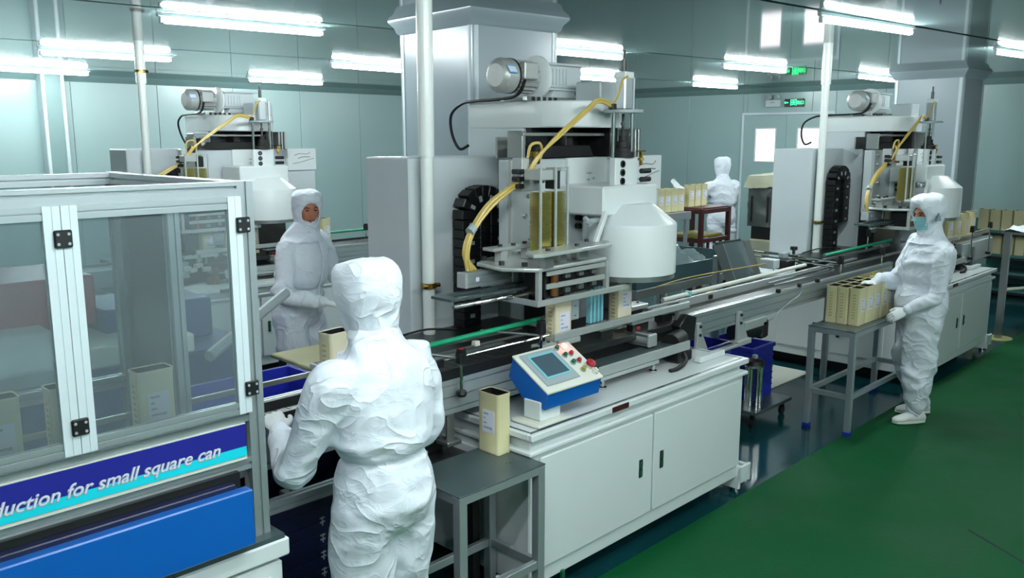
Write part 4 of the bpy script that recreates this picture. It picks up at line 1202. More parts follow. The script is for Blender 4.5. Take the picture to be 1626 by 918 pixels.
# ------------------------------------------------------------ crates, bins
def crate(label, x0, x1, y0, y1, z0, z1, m='crate', ribs=True, marks=False, group=None):
    t = thing('plastic_crate', label, 'crate', ((x0 + x1) / 2, (y0 + y1) / 2, z0), 0, group)
    w = .012
    mb = MB().box(x0, x1, y0, y0 + w, z0, z1).box(x0, x1, y1 - w, y1, z0, z1).box(x0, x0 + w, y0 + w, y1 - w, z0, z1).box(x1 - w, x1, y0 + w, y1 - w, z0, z1).box(x0 + w, x1 - w, y0 + w, y1 - w, z0, z0 + w)
    part('crate_body', mb, m, t)
    part('crate_rim', MB().box(x0 - .012, x1 + .012, y0 - .012, y0, z1 - .03, z1, b=.003).box(x0 - .012, x0, y0, y1, z1 - .03, z1, b=.003).box(x0 - .012, x1 + .012, y1, y1 + .012, z1 - .03, z1, b=.003).box(x1, x1 + .012, y0, y1, z1 - .03, z1, b=.003), m, t)
    if ribs:
        mb = MB()
        k = z0 + .03
        while k < z1 - .05:
            mb.box(x0, x1, y0 - .006, y0, k, k + .008).box(x0 - .006, x0, y0, y1, k, k + .008)
            k += .045
        part('crate_ribs', mb, m, t)
    if marks:
        mb = MB()
        for i in range(5):
            z = z1 - .06 - .065 * i
            xm = (x0 + x1) / 2 - .06
            mb.box(xm, xm + .02, y0 - .0075, y0 - .006, z - .03, z - .024).box(xm + .008, xm + .013, y0 - .0075, y0 - .006, z - .04, z - .006).box(xm, xm + .02, y0 - .0075, y0 - .006, z - .014, z - .009)
        part('white_marking', mb, 'panelgrey', t)
    return t
crate('dark blue crate with white markings under the conveyor, beside the near worker', 1.32, 1.92, 2.48, 2.90, .30, .74, 'navydark', True, True)
crate('lower dark blue crate below the marked one', 1.32, 1.92, 2.48, 2.90, .0, .295, 'navydark', True, True)
crate('bright blue empty crate behind the line, left of the near worker', 1.50, 2.22, 3.15, 3.75, .60, .86, 'crate', False)
st_ = thing('crate_stand', 'low steel stand under the bright blue crate', 'stand', (1.86, 3.45, 0))
part('stand_top', MB().box(1.46, 2.26, 3.12, 3.78, .575, .598, b=.003), 'steel', st_)
for x, y in ((1.5, 3.16), (2.22, 3.16), (1.5, 3.74), (2.22, 3.74)): part('leg', MB().box(x - .015, x + .015, y - .015, y + .015, 0, .575), 'steel', st_)
o = thing('motor_bench', 'dark ribbed motor box on a black bench, left of the near cabinet', 'bench', (2.2, 2.9, 0))
part('bench_top', MB().box(1.98, 2.425, 2.53, 3.08, .60, .64, b=.004), 'darksteel', o)
for x, y in ((2.02, 2.57), (2.39, 2.57), (2.02, 3.04), (2.39, 3.04)): part('leg', MB().box(x - .02, x + .02, y - .02, y + .02, 0, .60), 'darksteel', o)
vb = part('vented_box', MB().box(2.02, 2.36, 2.72, 3.05, .64, .70, b=.01), 'rubber', o)
mb = MB()
for k in range(7): mb.box(2.05, 2.05 + .16, 2.74 + .03 * k, 2.752 + .03 * k, .70, .712, b=.002)
part('vent_slat', mb, 'black', vb)['kind'] = 'stuff'

crate('tall blue crate between the two machines, under the long conveyor', 5.42, 5.72, 2.90, 3.30, .127, .52, 'crate', True)
crate('blue crate under the near end of the long conveyor', 4.30, 4.85, 2.75, 3.25, .40, .70, 'crate', False)
fs = thing('filter_stand', 'chromed upright filter cylinder on a small trolley beside the near cabinet', 'filter', (5.34, 2.84, 0))
part('trolley_base', MB().box(5.22, 5.76, 2.75, 3.33, .10, .125, b=.004), 'tray', fs)
for x, y in ((5.27, 2.80), (5.70, 2.80), (5.27, 3.28), (5.70, 3.28)):
    part('caster', MB().cyl((x, y - .012, .03), (x, y + .012, .03), .03, n=14).box(x - .01, x + .01, y - .016, y + .016, .055, .10), 'black', fs)
for k in range(6):
    a = 2 * pi * k / 6
    part('chrome_tube', MB().cyl((5.34 + .045 * cos(a), 2.84 + .045 * sin(a), .125), (5.34 + .045 * cos(a), 2.84 + .045 * sin(a), .42), .015, n=10), 'chrome', fs)
part('collar', MB().cyl((5.34, 2.84, .42), (5.34, 2.84, .435), .072, n=20), 'chrome', fs)
part('dark_cap', MB().lathe([(0, 0), (.068, 0), (.062, .03), (.035, .045), (0, .045)], (5.34, 2.84, .435), 20), 'black', fs)
part('cap_knob', MB().lathe([(0, 0), (.02, 0), (.02, .02), (0, .03)], (5.34, 2.84, .48), 12), 'panelgrey', fs)
fpl = part('floor_sheet', MB().box(6.05, 6.9, 3.15, 3.8, .001, .006), 'ivory')
tag(fpl, 'pale sheet lying on the floor beyond the tall blue crate', 'sheet')

# ------------------------------------------------------------ side tables
def side_table(label, x0, x1, y0, y1, z, group, blue=True, low=.25):
    t = thing('side_table', label, 'table', ((x0 + x1) / 2, (y0 + y1) / 2, 0), 0, group)
    w = .018
    part('tabletop', MB().box(x0 - .003, x1 + .003, y0 - .003, y1 + .003, z - .006, z, b=.002), 'tray', t)
    for (a, b, c, d) in ((x0, x1, y0, y0 + .03), (x0, x1, y1 - .03, y1), (x0, x0 + .03, y0, y1), (x1 - .03, x1, y0, y1)):
        part('apron', MB().box(a, b, c, d, z - .04, z - .006, b=.002), 'alu', t)
    for x in (x0 + w, x1 - w):
        for y in (y0 + w, y1 - w):
            l = part('leg', MB().box(x - w - .0015, x + w + .0015, y - w - .0015, y + w + .0015, .015 if blue else 0, z - .008, b=.002), 'alu', t)
            if blue: part('foot_cap', MB().box(x - w - .006, x + w + .006, y - w - .006, y + w + .006, 0, .03, b=.004), 'crate', l)
    for (a, b, c, d) in ((x0 + .03, x1 - .03, y0 + .005, y0 + .03), (x0 + .03, x1 - .03, y1 - .03, y1 - .005), (x0 + .005, x0 + .03, y0 + .03, y1 - .03), (x1 - .03, x1 - .005, y0 + .03, y1 - .03)):
        part('stretcher', MB().box(a, b, c, d, low, low + .035, b=.002), 'alu', t)
    return t
side_table('low steel side table in front of the near cabinet, one tin on it', 1.98, 2.445, 2.20, 2.52, .70, 'steel side tables', False)
side_table('steel side table with blue feet holding a block of tins', 5.545, 6.75, 2.235, 2.56, .725, 'steel side tables')
tin(2.405, 2.45, .70, radians(-90), 'single open tin on the low steel side table, beside the control console', None, 'open')
rows = [2.50, 2.42, 2.34]
G = 'tins standing on the steel side table'
names = {0: 'nearest the picture left', 1: 'second from the left', 2: 'third column', 3: 'fourth column', 4: 'fifth column', 5: 'last column'}
for c_ in range(7):
    for r_, y in enumerate(rows):
        x = 5.80 + .128 * c_ + random.uniform(-.004, .004)
        if x > 6.70: continue
        row = ('conveyor side', 'middle', 'walkway side')[r_]
        kind = 'lid' if c_ >= 4 else 'open'
        lab = '%s %s tin from the left end in the %s row on the side table' % (ORD[c_], 'gold-lidded' if kind == 'lid' else 'open', row)
        tin(x, y - (.0 if c_ == 0 else 0), .725, random.uniform(-.03, .03), lab, G, kind)
tin(3.09, 2.70, .976, 0, 'cream tin under the clamp frame of the near machine', None, 'pale')
tin(3.68, 2.77, .995, 0, 'cream tin with paper label under the white hood', None, 'pale')
tin(1.86, 2.78, .994, radians(8), 'open tin on the conveyor just behind the near worker', None, 'pale')
for i in range(4):
    tin(8.86 + .235 * i, 2.76, .994, radians(4 * i - 5), '%s tin on the right-hand conveyor, counted from the masked worker' % ORD[i], 'tins on the right-hand conveyor', 'open')
tin(4.50, 6.86, .994, radians(20), 'shiny tin on the rear conveyor beside the bare-faced worker', None, 'open')
for i in range(3):
    tin(3.35 + .2 * i, 6.86, .994, 0, '%s tin from the left under the hood of the left rear machine' % ORD[i], 'tins under the rear hood', 'open')

# beige folding table behind the near worker
bt = thing('beige_table', 'beige topped table between the near and bare-faced workers', 'table', (2.85, 4.3, 0))
part('tabletop', MB().box(2.50, 3.15, 3.95, 4.42, .725, .75, b=.006), 'beige', bt)
for x, y in ((2.55, 4.0), (3.10, 4.0), (2.55, 4.37), (3.10, 4.37)): part('leg', MB().box(x - .016, x + .016, y - .016, y + .016, 0, .725), 'darksteel', bt)

# ------------------------------------------------------------ control console
cs = thing('control_console', 'blue slanted control console with screen and coloured buttons', 'console', (2.65, 2.38, .803))
part('base_plate', MB().box(2.51, 2.725, 2.295, 2.455, .803, .815, b=.003), 'ivory', cs)
part('pedestal', MB().box(2.56, 2.69, 2.33, 2.43, .815, .90, b=.005), 'white', cs)
XA, XB = 2.565, 2.925
part('console_body', MB().prism([(2.295, .940), (2.50, 1.062), (2.525, .975), (2.43, .885), (2.31, .868)], XA, XB, axis='x', b=.003), 'blue', cs)
ang = math.atan2(1.062 - .940, 2.50 - 2.295)
LID = Matrix.Translation((XA, 2.295, .940)) @ Matrix.Rotation(ang, 4, 'X')
LL = math.hypot(1.062 - .940, 2.50 - 2.295); LW = XB - XA
def lidpart(name, mb, m, par=None, label=None):
    bmesh.ops.transform(mb.bm, matrix=LID, verts=mb.bm.verts)
    return part(name, mb, m, par or cs, label)
ld = lidpart('console_lid', MB().box(-.004, LW + .004, -.004, LL + .004, 0, .012, b=.003), 'ivory')
lidpart('screen_surround', MB().box(.02, .235, .03, LL - .012, .012, .019, b=.003), 'panelgrey', ld)
lidpart('screen_bezel', MB().box(.045, .215, .062, LL - .030, .019, .022, b=.002), 'screenrim', ld)
lidpart('screen', MB().box(.06, .20, .074, LL - .045, .022, .0232), 'screen', ld)
BT = [(.255, .215, 'greenbtn'), (.30, .212, 'redlit'), (.262, .165, 'greenbtn'), (.302, .165, 'red'), (.268, .115, 'greenbtn'), (.308, .115, 'red'), (.285, .062, 'yellowbtn')]
for x, y, m_ in BT:
    b = lidpart('push_button', MB().cyl((x, y, .012), (x, y, .018), .014, n=14), 'panelgrey', ld)
    r = .016 if m_ == 'redlit' else .0105
    lidpart('button_cap', MB().lathe([(0, 0), (r, 0), (r * .9, .012), (r * .5, .016), (0, .017)], (x, y, .018), 14), m_, b, 'lit red button cap' if m_ == 'redlit' else None)
b = lidpart('emergency_stop', MB().cyl((.335, .07, .012), (.335, .07, .03), .014, n=14), 'ivory', ld)
lidpart('stop_mushroom', MB().lathe([(0, 0), (.022, 0), (.022, .012), (.012, .018), (0, .019)], (.335, .07, .03), 16), 'red', b)
lidpart('key_switch', MB().cyl((.335, .03, .012), (.335, .03, .028), .013, n=12).box(.33, .34, .02, .04, .028, .036), 'ivory', ld)

# ------------------------------------------------------------ far background
# canvas-covered film-wrapped stacks by the door
for (x0, x1, y0, y1, lab) in ((10.82, 11.7, 5.20, 5.98, 'dark film-wrapped pallet stack under cream canvas beside the far machine'),):
    ps = thing('pallet_stack', lab, 'pallet', ((x0 + x1) / 2, (y0 + y1) / 2, 0))
    mb = MB()
    for k in range(3): mb.box(x0, x1, y0 + .33 * k, y0 + .33 * k + .1, 0, .10)
    mb.box(x0, x1, y0, y1, .10, .13)
    part('pallet', mb, 'beige', ps)
    part('lower_cartons', MB().box(x0 + .03, x1 - .03, y0 + .02, y1 - .02, .13, .60, b=.02), 'canvas', ps)
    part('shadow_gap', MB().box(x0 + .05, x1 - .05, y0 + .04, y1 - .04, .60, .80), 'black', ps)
    mb = MB()
    n = 30
    def f(u, v):
        per = u * 4; s = int(per) % 4; t_ = per - int(per)
        cx = [(x0, y0), (x0, y1), (x1, y1), (x1, y0), (x0, y0)]
        p = V3((cx[s][0] + (cx[s + 1][0] - cx[s][0]) * t_, cx[s][1] + (cx[s + 1][1] - cx[s][1]) * t_, .78 + v * .58))
        k = .03 * noise.noise(p * 5) + .012 * noise.noise(p * 14)
        c0 = V3(((x0 + x1) / 2, (y0 + y1) / 2, 0)); dv = (p - c0); dv.z = 0; dv.normalize()
        return p + dv * k
    mb.grid(f, 80, 16)
    part('film_wrap', mb, 'film', ps)
    mb = MB()
    def f2(u, v):
        x = x0 - .06 + (x1 - x0 + .12) * u; y = y0 - .06 + (y1 - y0 + .12) * v
        e = min(u, 1 - u, v, 1 - v)
        z = 1.47 + .03 * noise.noise(V3((x * 4, y * 4, 0))) + .04 * (u)
        if e < .05: z -= .16 * (1 - e / .05) + .015 * noise.noise(V3((x * 15, y * 15, 2)))
        return (x, y, z)
    mb.grid(f2, 40, 40)
    part('canvas_cover', mb, 'canvas', ps)
    mb = MB()
    for yy in (5.42, 5.66, 5.9): mb.box(x0 - .035, x0 - .015, yy, yy + .02, .85, 1.2)
    part('strap', mb, 'black', ps)

# rear rack with tins near the raised-arm worker
rk = thing('tin_rack', 'dark red steel rack beside the raised-arm worker', 'rack', (8.9, 5.6, 0))
for x, y in ((8.62, 5.35), (9.22, 5.35), (8.62, 5.85), (9.22, 5.85)): part('rack_post', MB().box(x - .025, x + .025, y - .025, y + .025, 0, 1.18, b=.003), 'redbrown', rk)
for z in (.45, .78, 1.12):
    for (a, b, c, d) in ((8.6, 9.24, 5.33, 5.37), (8.6, 9.24, 5.83, 5.87), (8.6, 8.64, 5.37, 5.83), (9.2, 9.24, 5.37, 5.83)):
        part('rack_rail', MB().box(a, b, c, d, z, z + .05, b=.003), 'redbrown', rk)
part('yellow_tray', MB().box(8.66, 9.18, 5.4, 5.8, .83, .86, b=.004), 'yellowbtn', rk)
part('rack_shelf', MB().box(8.62, 9.22, 5.36, 5.84, 1.17, 1.185), 'redbrown', rk)
for x in (8.78, 8.92, 9.06): part('rack_slat', MB().box(x - .015, x + .015, 5.335, 5.36, .5, .78), 'redbrown', rk)
rc = thing('roller_conveyor', 'short grey roller conveyor behind the white hood, tins on it', 'conveyor', (8.2, 5.55, 0))
part('side_rail', MB().box(7.5, 8.58, 5.46, 5.49, 1.06, 1.15, b=.003), 'alu', rc)
part('side_rail', MB().box(7.5, 8.58, 5.85, 5.88, 1.06, 1.15, b=.003), 'alu', rc)
for k in range(13): part('roller', MB().cyl((7.55 + .082 * k, 5.49, 1.12), (7.55 + .082 * k, 5.85, 1.12), .03, n=10), 'steel', rc)
for x, y in ((7.6, 5.48), (8.5, 5.48), (7.6, 5.86), (8.5, 5.86)): part('leg', MB().box(x - .02, x + .02, y - .015, y + .015, 0, 1.06), 'alu', rc)
k = 0
for i in range(7):
    for y in (5.58, 5.72):
        k += 1
        tin(7.68 + .135 * i, y, 1.15, radians(-6), '%s printed tin from the white hood, %s row of the roller conveyor' % (ORD[i], 'front' if y < 5.6 else 'back'), 'tins on the roller conveyor', 'open')
for i in range(3):
    tin(8.74 + .14 * i, 5.6, 1.186, 0, '%s tin on the dark red rack, counted from the roller conveyor' % ORD[i], 'tins on the red rack', 'open')

# teal shelves at the right edge
sh_ = thing('teal_shelf', 'teal steel shelving with tins and a carton at the right picture edge', 'shelf', (12.5, 2.7, 0))
for x in (12.05, 12.95):
    for y in (1.6, 3.42): part('shelf_post', MB().box(x - .025, x + .025, y - .025, y + .025, 0, .98, b=.003), 'tealshelf', sh_)
for z in (.06, .28, .50, .80):
    part('shelf_board', MB().box(12.03, 12.97, 1.58, 3.44, z, z + .03, b=.003), 'tealshelf', sh_)
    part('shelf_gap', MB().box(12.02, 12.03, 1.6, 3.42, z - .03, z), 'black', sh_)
part('back_sheet', MB().box(12.6, 12.62, 1.62, 3.40, .09, .80), 'tealshelf', sh_)
for i in range(10):
    tin(12.12, 3.34 - .135 * i, .831, radians(90), '%s tin from the pillar on the top teal shelf' % ORD[i], 'tins on the teal shelf', 'lid')
for i in range(9):
    if i not in (4, 5): tin(12.12, 3.30 - .135 * i, .531, radians(90), '%s tin from the pillar on the middle teal shelf' % ORD[i], 'tins on the middle teal shelf', 'lid')
cbx = thing('carton', 'brown carton in the teal shelf at the right edge', 'box', (12.2, 2.70, .53))
part('carton_body', MB().box(12.06, 12.34, 2.58, 2.84, .531, .77, b=.004), 'card', cbx)
part('carton_print', MB().box(12.058, 12.06, 2.60, 2.64, .70, .73).box(12.058, 12.06, 2.66, 2.70, .70, .73).box(12.058, 12.06, 2.74, 2.78, .71, .72), 'ink', cbx)
tcx = thing('carton', 'tall tan carton standing behind the packing table at the right edge', 'box', (11.0, 2.32, 0))
part('carton_body', MB().box(10.95, 11.25, 2.05, 2.40, .001, 1.30, b=.004), 'card', tcx)
part('carton_tape', MB().box(10.948, 10.95, 2.20, 2.26, .3, 1.295), 'beige', tcx)

rt = thing('packing_table', 'narrow steel packing table with one thick leg at the right edge', 'table', (9.75, 2.0, 0))
part('tabletop', MB().box(9.38, 10.1, 1.45, 2.42, 1.06, 1.085, b=.004), 'steel', rt)
part('leg', MB().box(9.40, 9.46, 2.34, 2.40, .012, 1.06, b=.003), 'steel', rt)
part('leg', MB().box(9.40, 9.46, 1.47, 1.53, .012, 1.06, b=.003), 'steel', rt)
part('leg', MB().box(10.02, 10.08, 1.47, 1.53, .012, 1.06, b=.003), 'steel', rt)
part('foot_plate', MB().cyl((9.43, 2.37, 0.002), (9.43, 2.37, .012), .13, n=20), 'yellowfoot', rt)
part('cross_stay', MB().cyl((9.46, 2.36, .50), (10.04, 1.52, .62), .016, n=10), 'ivory', rt)
mb = MB()
def f3(u, v):
    x = 9.36 + .76 * u; y = 1.5 + .92 * v
    return (x, y, 1.088 + .035 * max(0, noise.noise(V3((x * 6, y * 6, 4))) + .35) + .02 * max(0, noise.noise(V3((x * 15, y * 15, 9)))))
mb.grid(f3, 34, 34)
cl = part('cloth', mb, 'glove'); tag(cl, 'white crumpled cloths lying on the packing table', 'cloth')
# ------------------------------------------------------------ people in white coveralls
def loft(bm, rings, n=16):
    """rings: (centre, u, v) with u, v radius vectors; closed at both ends"""
    vr = []
    for c, u, v in rings:
        vr.append([bm.verts.new(c + u * cos(2 * pi * k / n) + v * sin(2 * pi * k / n)) for k in range(n)])
    for a, b in zip(vr, vr[1:]):
        for k in range(n):
            j = (k + 1) % n
            bm.faces.new((a[k], a[j], b[j], b[k]))
    bm.faces.new(vr[0][::-1]); bm.faces.new(vr[-1])

def limb(bm, pts, n=14, flat=1.0):
    """pts: (Vector, radius); rounded ends"""
    P = [V3(p) for p, r in pts]; R = [r for p, r in pts]
    rings = []
    u = None
    # resample
    Q = []
    for i in range(len(P) - 1):
        for k in range(4):
            t = k / 4
            a = P[max(i - 1, 0)]; b = P[i]; c = P[i + 1]; d = P[min(i + 2, len(P) - 1)]
            q = 0.5 * ((2 * b) + (c - a) * t + (2 * a - 5 * b + 4 * c - d) * t * t + (3 * b - a - 3 * c + d) * t ** 3)
            Q.append((q, R[i] * (1 - t) + R[i + 1] * t))
    Q.append((P[-1], R[-1]))
    m = len(Q)
    for i, (p, r) in enumerate(Q):
        t = (Q[min(i + 1, m - 1)][0] - Q[max(i - 1, 0)][0]).normalized()
        if u is None:
            ref = V3((0, 0, 1)) if abs(t.z) < 0.8 else V3((1, 0, 0))
            u = t.cross(ref).normalized()
        u = (u - t * u.dot(t)).normalized()
        w = t.cross(u)
        if i == 0:
            rings.append((p - t * r * .75, u * r * .35, w * r * .35 * flat)); rings.append((p - t * r * .45, u * r * .8, w * r * .8 * flat))
        rings.append((p, u * r, w * r * flat))
        if i == m - 1:
            rings.append((p + t * r * .45, u * r * .8, w * r * .8 * flat)); rings.append((p + t * r * .75, u * r * .35, w * r * .35 * flat))
    loft(bm, rings, n)

def remesh(bm, voxel, smooth=4):
    bmesh.ops.recalc_face_normals(bm, faces=bm.faces)
    me = bpy.data.meshes.new('tmp')
    bm.to_mesh(me); bm.free()
    o = bpy.data.objects.new('tmp', me)
    C.objects.link(o)
    md = o.modifiers.new('r', 'REMESH')
    md.mode = 'VOXEL'; md.voxel_size = voxel; md.adaptivity = 0
    m2 = o.modifiers.new('s', 'SMOOTH'); m2.factor = .6; m2.iterations = smooth
    bpy.context.view_layer.update()
    out = bpy.data.meshes.new_from_object(o.evaluated_get(bpy.context.evaluated_depsgraph_get()))
    bpy.data.objects.remove(o)
    return out

def ridge(p):
    return (1 - abs(noise.noise(p)) * 1.9)
def wrinkle(me, amp, seed, focus=()):
    """cloth folds: narrow raised creases along noise contours, deeper around the joints in focus"""
    nr = [v.normal.copy() for v in me.vertices]
    off = V3((seed * 3.1, seed * 1.7, 0))
    N = noise.noise
    for v, nn in zip(me.vertices, nr):
        p = v.co
        f = .55
        for c, r in focus:
            d = (p - c).length
            if d < r: f += (1 - d / r) * 1.1
        w = V3((N(p * 3.5 + off), N(p * 3.5 + off + V3((9, 0, 0))), N(p * 3.5 + off + V3((0, 7, 0))))) * .55
        q = V3((p.x * 2.2, p.y * 2.2, p.z * 3.6)) + w + off
        h = math.exp(-(N(q) / .16) ** 2) + .35 * math.exp(-(N(q * 2.0 + V3((4, 4, 4))) / .18) ** 2) + .5 * N(p * 4 + off)
        v.co = p + nn * (h - .55) * amp * 1.7 * f

HAND = {}
def hand_mesh(curl, spread, key):
    """left hand: wrist at origin, fingers towards +Y, palm down (-Z), thumb towards +X"""
    if key in HAND: return HAND[key]
    bm = bmesh.new()
    loft(bm, [(V3((0, -.03, 0)), V3((.026, 0, 0)), V3((0, 0, .019))), (V3((0, .0, 0)), V3((.027, 0, 0)), V3((0, 0, .018))),
              (V3((0, .03, 0)), V3((.038, 0, 0)), V3((0, 0, .017))), (V3((0, .07, 0)), V3((.042, 0, 0)), V3((0, 0, .0145))),
              (V3((0, .09, 0)), V3((.038, 0, 0)), V3((0, 0, .011)))], 16)
    for i, (x, L, r) in enumerate(((.030, .068, .0098), (.010, .077, .0102), (-.011, .071, .0098), (-.031, .056, .0088))):
        p = V3((x, .080, 0)); d = V3(((x) * spread, 1, 0)).normalized()
        pts = [(p, r * 1.05)]
        a = radians(6)
        for sgm, l in enumerate((.44, .31, .25)):
            a += radians(curl) * (.55, 1.0, .7)[sgm] + i * .03
            p = p + V3((d.x * cos(a), d.y * cos(a), -sin(a))) * L * l * 1.08
            pts.append((p, r * (1 - .08 * (sgm + 1))))
        limb(bm, pts, 10)
    limb(bm, [(V3((.022, .012, -.004)), .014), (V3((.046, .038, -.012)), .0125), (V3((.058, .062, -.018)), .0105), (V3((.060, .085, -.024)), .009)], 10)
    me = remesh(bm, .0038, 2)
    HAND[key] = me
    return me

def frame_from(d, palm):
    """matrix with +Y along d and -Z towards palm"""
    y = V3(d).normalized(); z = -V3(palm)
    z = (z - y * z.dot(y)).normalized()
    x = y.cross(z)
    return Matrix(((x.x, y.x, z.x, 0), (x.y, y.y, z.y, 0), (x.z, y.z, z.z, 0), (0, 0, 0, 1)))

def put(name, me, parent, m, label=None):
    me.materials.clear(); me.materials.append(M[m])
    me.polygons.foreach_set('use_smooth', [True] * len(me.polygons))
    o = bpy.data.objects.new(name, me)
    C.objects.link(o); o.parent = parent
    INV[o.name] = INV[parent.name]
    if label: o['label'] = label
    return o

def human(label, loc, rz, s=1.0, arms=None, legs=None, lean=0.0, twist=0.0, head=(0, 0), hips=None, mask=False, voxel=.013, seed=1, amp=.010,
          bulk=1.0, puff=1.0, curls=(25, 25), palms=((0, 0, -1), (0, 0, -1)), seated=False, hood_ear=False, group=None):
    t = thing('person', label, 'person', loc, rz, group)
    t.scale = (s, s, s)
    Hp = V3(hips) if hips else V3((0, 0, .92))
    sh_h = .46     # pelvis to shoulders
    top = Hp + V3((0, lean * sh_h, sh_h * math.sqrt(max(.2, 1 - lean * lean))))
    ax = (top - Hp).normalized()
    side = V3((1, 0, 0)); fwd = ax.cross(side) * -1
    fwd = side.cross(ax) * -1
    if fwd.y < 0: fwd = -fwd
    tw = lambda k: Matrix.Rotation(twist * k, 3, ax)
    bm = bmesh.new()
    rings = []
    for (h, yo, rx, ry) in ((-.14, 0, .10, .08), (-.10, 0, .165, .125), (-.02, -.005, .19, .150), (.06, 0, .182, .145), (.13, 0, .162, .128), (.17, .0, .165, .132), (.22, .0, .188, .148), (.32, 0, .192, .150),
                            (.40, -.005, .190, .138), (.46, -.012, .172, .118), (.50, -.012, .140, .105), (.54, -.006, .100, .090), (.60, .004, .076, .082), (.66, .01, .074, .084), (.70, .01, .05, .06)):
        k = max(0, min(1, h / .46))
        R = tw(k)
        b = bulk if h < .5 else 1
        rings.append((Hp + ax * h + R @ (fwd * yo), R @ side * rx * b, R @ fwd * ry * b))
    loft(bm, rings, 24)
    focus = [(Hp + ax * .15, .16)]
    Rt = tw(1)
    ends = {}
    for sd, key in ((-1, 'L'), (1, 'R')):
        shd = Hp + ax * .43 + Rt @ (side * .165 * sd + fwd * -.01)
        el, wr = [V3(p) for p in arms[key]]
        nearsh = shd + Rt @ (side * .025 * sd) + (el - shd).normalized() * .03
        mid = (nearsh + el) / 2
        fm = (el + wr) / 2
        dd = (wr - el).normalized()
        limb(bm, [(shd - side * .02 * sd, .074), (nearsh, .076), (mid, .072), (el, .064), (fm, .058), (wr - dd * .05, .050), (wr - dd * .02, .036)], 14)
        focus += [(el, .14), (shd, .14), (wr - dd * .06, .08)]
        ends[key] = (el, wr)
        lg = legs[key]
        hp = Hp + V3((.092 * sd, 0, -.03))
        kn, an = V3(lg[0]), V3(lg[1])
        limb(bm, [(hp, .112 * bulk), (hp * .55 + kn * .45, .108 * bulk), (kn, .090 * bulk), (kn * .55 + an * .45, .092 * bulk), (an * .76 + kn * .24, .090), (an * .9 + kn * .1, .072), (an, .055), (an - V3((0, 0, .015)), .05)], 16)
        focus += [(kn, .16), (an, .16), (hp, .12)]
    me = remesh(bm, voxel)
    wrinkle(me, amp, seed, focus)
    for v in me.vertices:      # elastic waist seam
        q = v.co - Hp; h = q.dot(ax); pr_ = q - ax * h
        if pr_.length < .215: v.co -= pr_.normalized() * (.016 * math.exp(-((h - .145) / .011) ** 2) - .006 * math.exp(-((h - .20) / .03) ** 2))
    body = put('coverall', me, t, 'coverall')
    # elastic cuffs, waist seam, front zip
    for key in 'LR':
        el, wr = ends[key]
        dd = (wr - el).normalized()
        bm = bmesh.new(); limb(bm, [(wr - dd * .035, .037), (wr - dd * .012, .036)], 14); mb = MB(); mb.bm.free(); mb.bm = bm
        part('cuff', mb, 'coverall', body, local=True)
    mb = MB()
    # hands
    for key, i in (('L', 0), ('R', 1)):
        el, wr = ends[key]
        me0 = hand_mesh(curls[i], .35, ('h', curls[i]))
        me1 = me0.copy()
        if key == 'R':
            me1.transform(Matrix.Scale(-1, 4, (1, 0, 0))); me1.flip_normals()
        pl_ = palms[i]
        d = (wr - el).normalized()
        if len(pl_) == 6: d = V3(pl_[3:]); pl_ = pl_[:3]
        me1.transform(Matrix.Translation(wr) @ frame_from(d, pl_))
        put('gloved_hand', me1, t, 'glove')
    # head
    hb = Hp + ax * .555 + Rt @ fwd * .012
    HR = Matrix.Rotation(head[0], 3, 'Z') @ Matrix.Rotation(twist, 3, 'Z') @ Matrix.Rotation(head[1], 3, 'X')
    hc = hb + HR @ V3((0, .018, .12))
    def hp_(x, y, z): return hc + HR @ V3((x, y, z))
    mb = MB()
    def skull(u, v):
        a = 2 * pi * u; b = pi * v - pi / 2
        x = cos(b) * sin(a); y = cos(b) * cos(a); z = sin(b)
        X, Y, Z = x * .072, y * .092, z * .112
        if z < 0: X *= 1 - .30 * (-z) ** 1.5; Y *= 1 - .12 * (-z)
        if y > 0:
            f = max(0, 1 - (x / .8) ** 2)
            Y += .020 * math.exp(-(x / .16) ** 2) * math.exp(-((z + .14) / .17) ** 2)       # nose
            Y += .010 * math.exp(-(x / .12) ** 2) * math.exp(-((z + .22) / .09) ** 2)
            Y -= .011 * (math.exp(-((abs(x) - .40) / .17) ** 2)) * math.exp(-((z - .10) / .12) ** 2)   # sockets
            Y += .006 * math.exp(-((z - .28) / .09) ** 2) * f                                 # brow
            Y += .006 * math.exp(-(x / .28) ** 2) * math.exp(-((z + .47) / .07) ** 2)         # lips
            Y -= .004 * math.exp(-(x / .3) ** 2) * math.exp(-((z + .58) / .05) ** 2)
            Y += .008 * math.exp(-(x / .25) ** 2) * math.exp(-((z + .78) / .14) ** 2)         # chin
            Y += .003 * math.exp(-((abs(x) - .5) / .2) ** 2) * math.exp(-((z + .18) / .2) ** 2)  # cheeks
        return hp_(X, Y, Z)
    mb.grid(skull, 48, 36)
    bmesh.ops.remove_doubles(mb.bm, verts=mb.bm.verts, dist=.0004)
    fc = part('face', mb, 'skin', t, local=True, angle=80)
    for sx in (-1, 1):
        ey = part('eye', MB().lathe([(0, -.004), (.008, -.003), (.0115, 0), (.008, .003), (0, .004)], (0, 0, 0), 12, 'z'), 'eyewhite', fc, local=True)
        ey.data.transform(Matrix.Translation(hp_(.028 * sx, .0835, .012)) @ HR.to_4x4())
        eb = MB(); eb.tube([(hp_(.016 * sx, .0915, .028)), (hp_(.030 * sx, .089, .033)), (hp_(.044 * sx, .080, .028))], .003, 6, 4)
        part('eyebrow', eb, 'hair', fc, local=True)
    mb = MB(); mb.tube([hp_(-.022, .083, -.054), hp_(-.010, .093, -.052), hp_(0, .0945, -.053), hp_(.010, .093, -.052), hp_(.022, .083, -.054)], .0035, 6, 4)
    part('lips', mb, 'lips', fc, local=True)
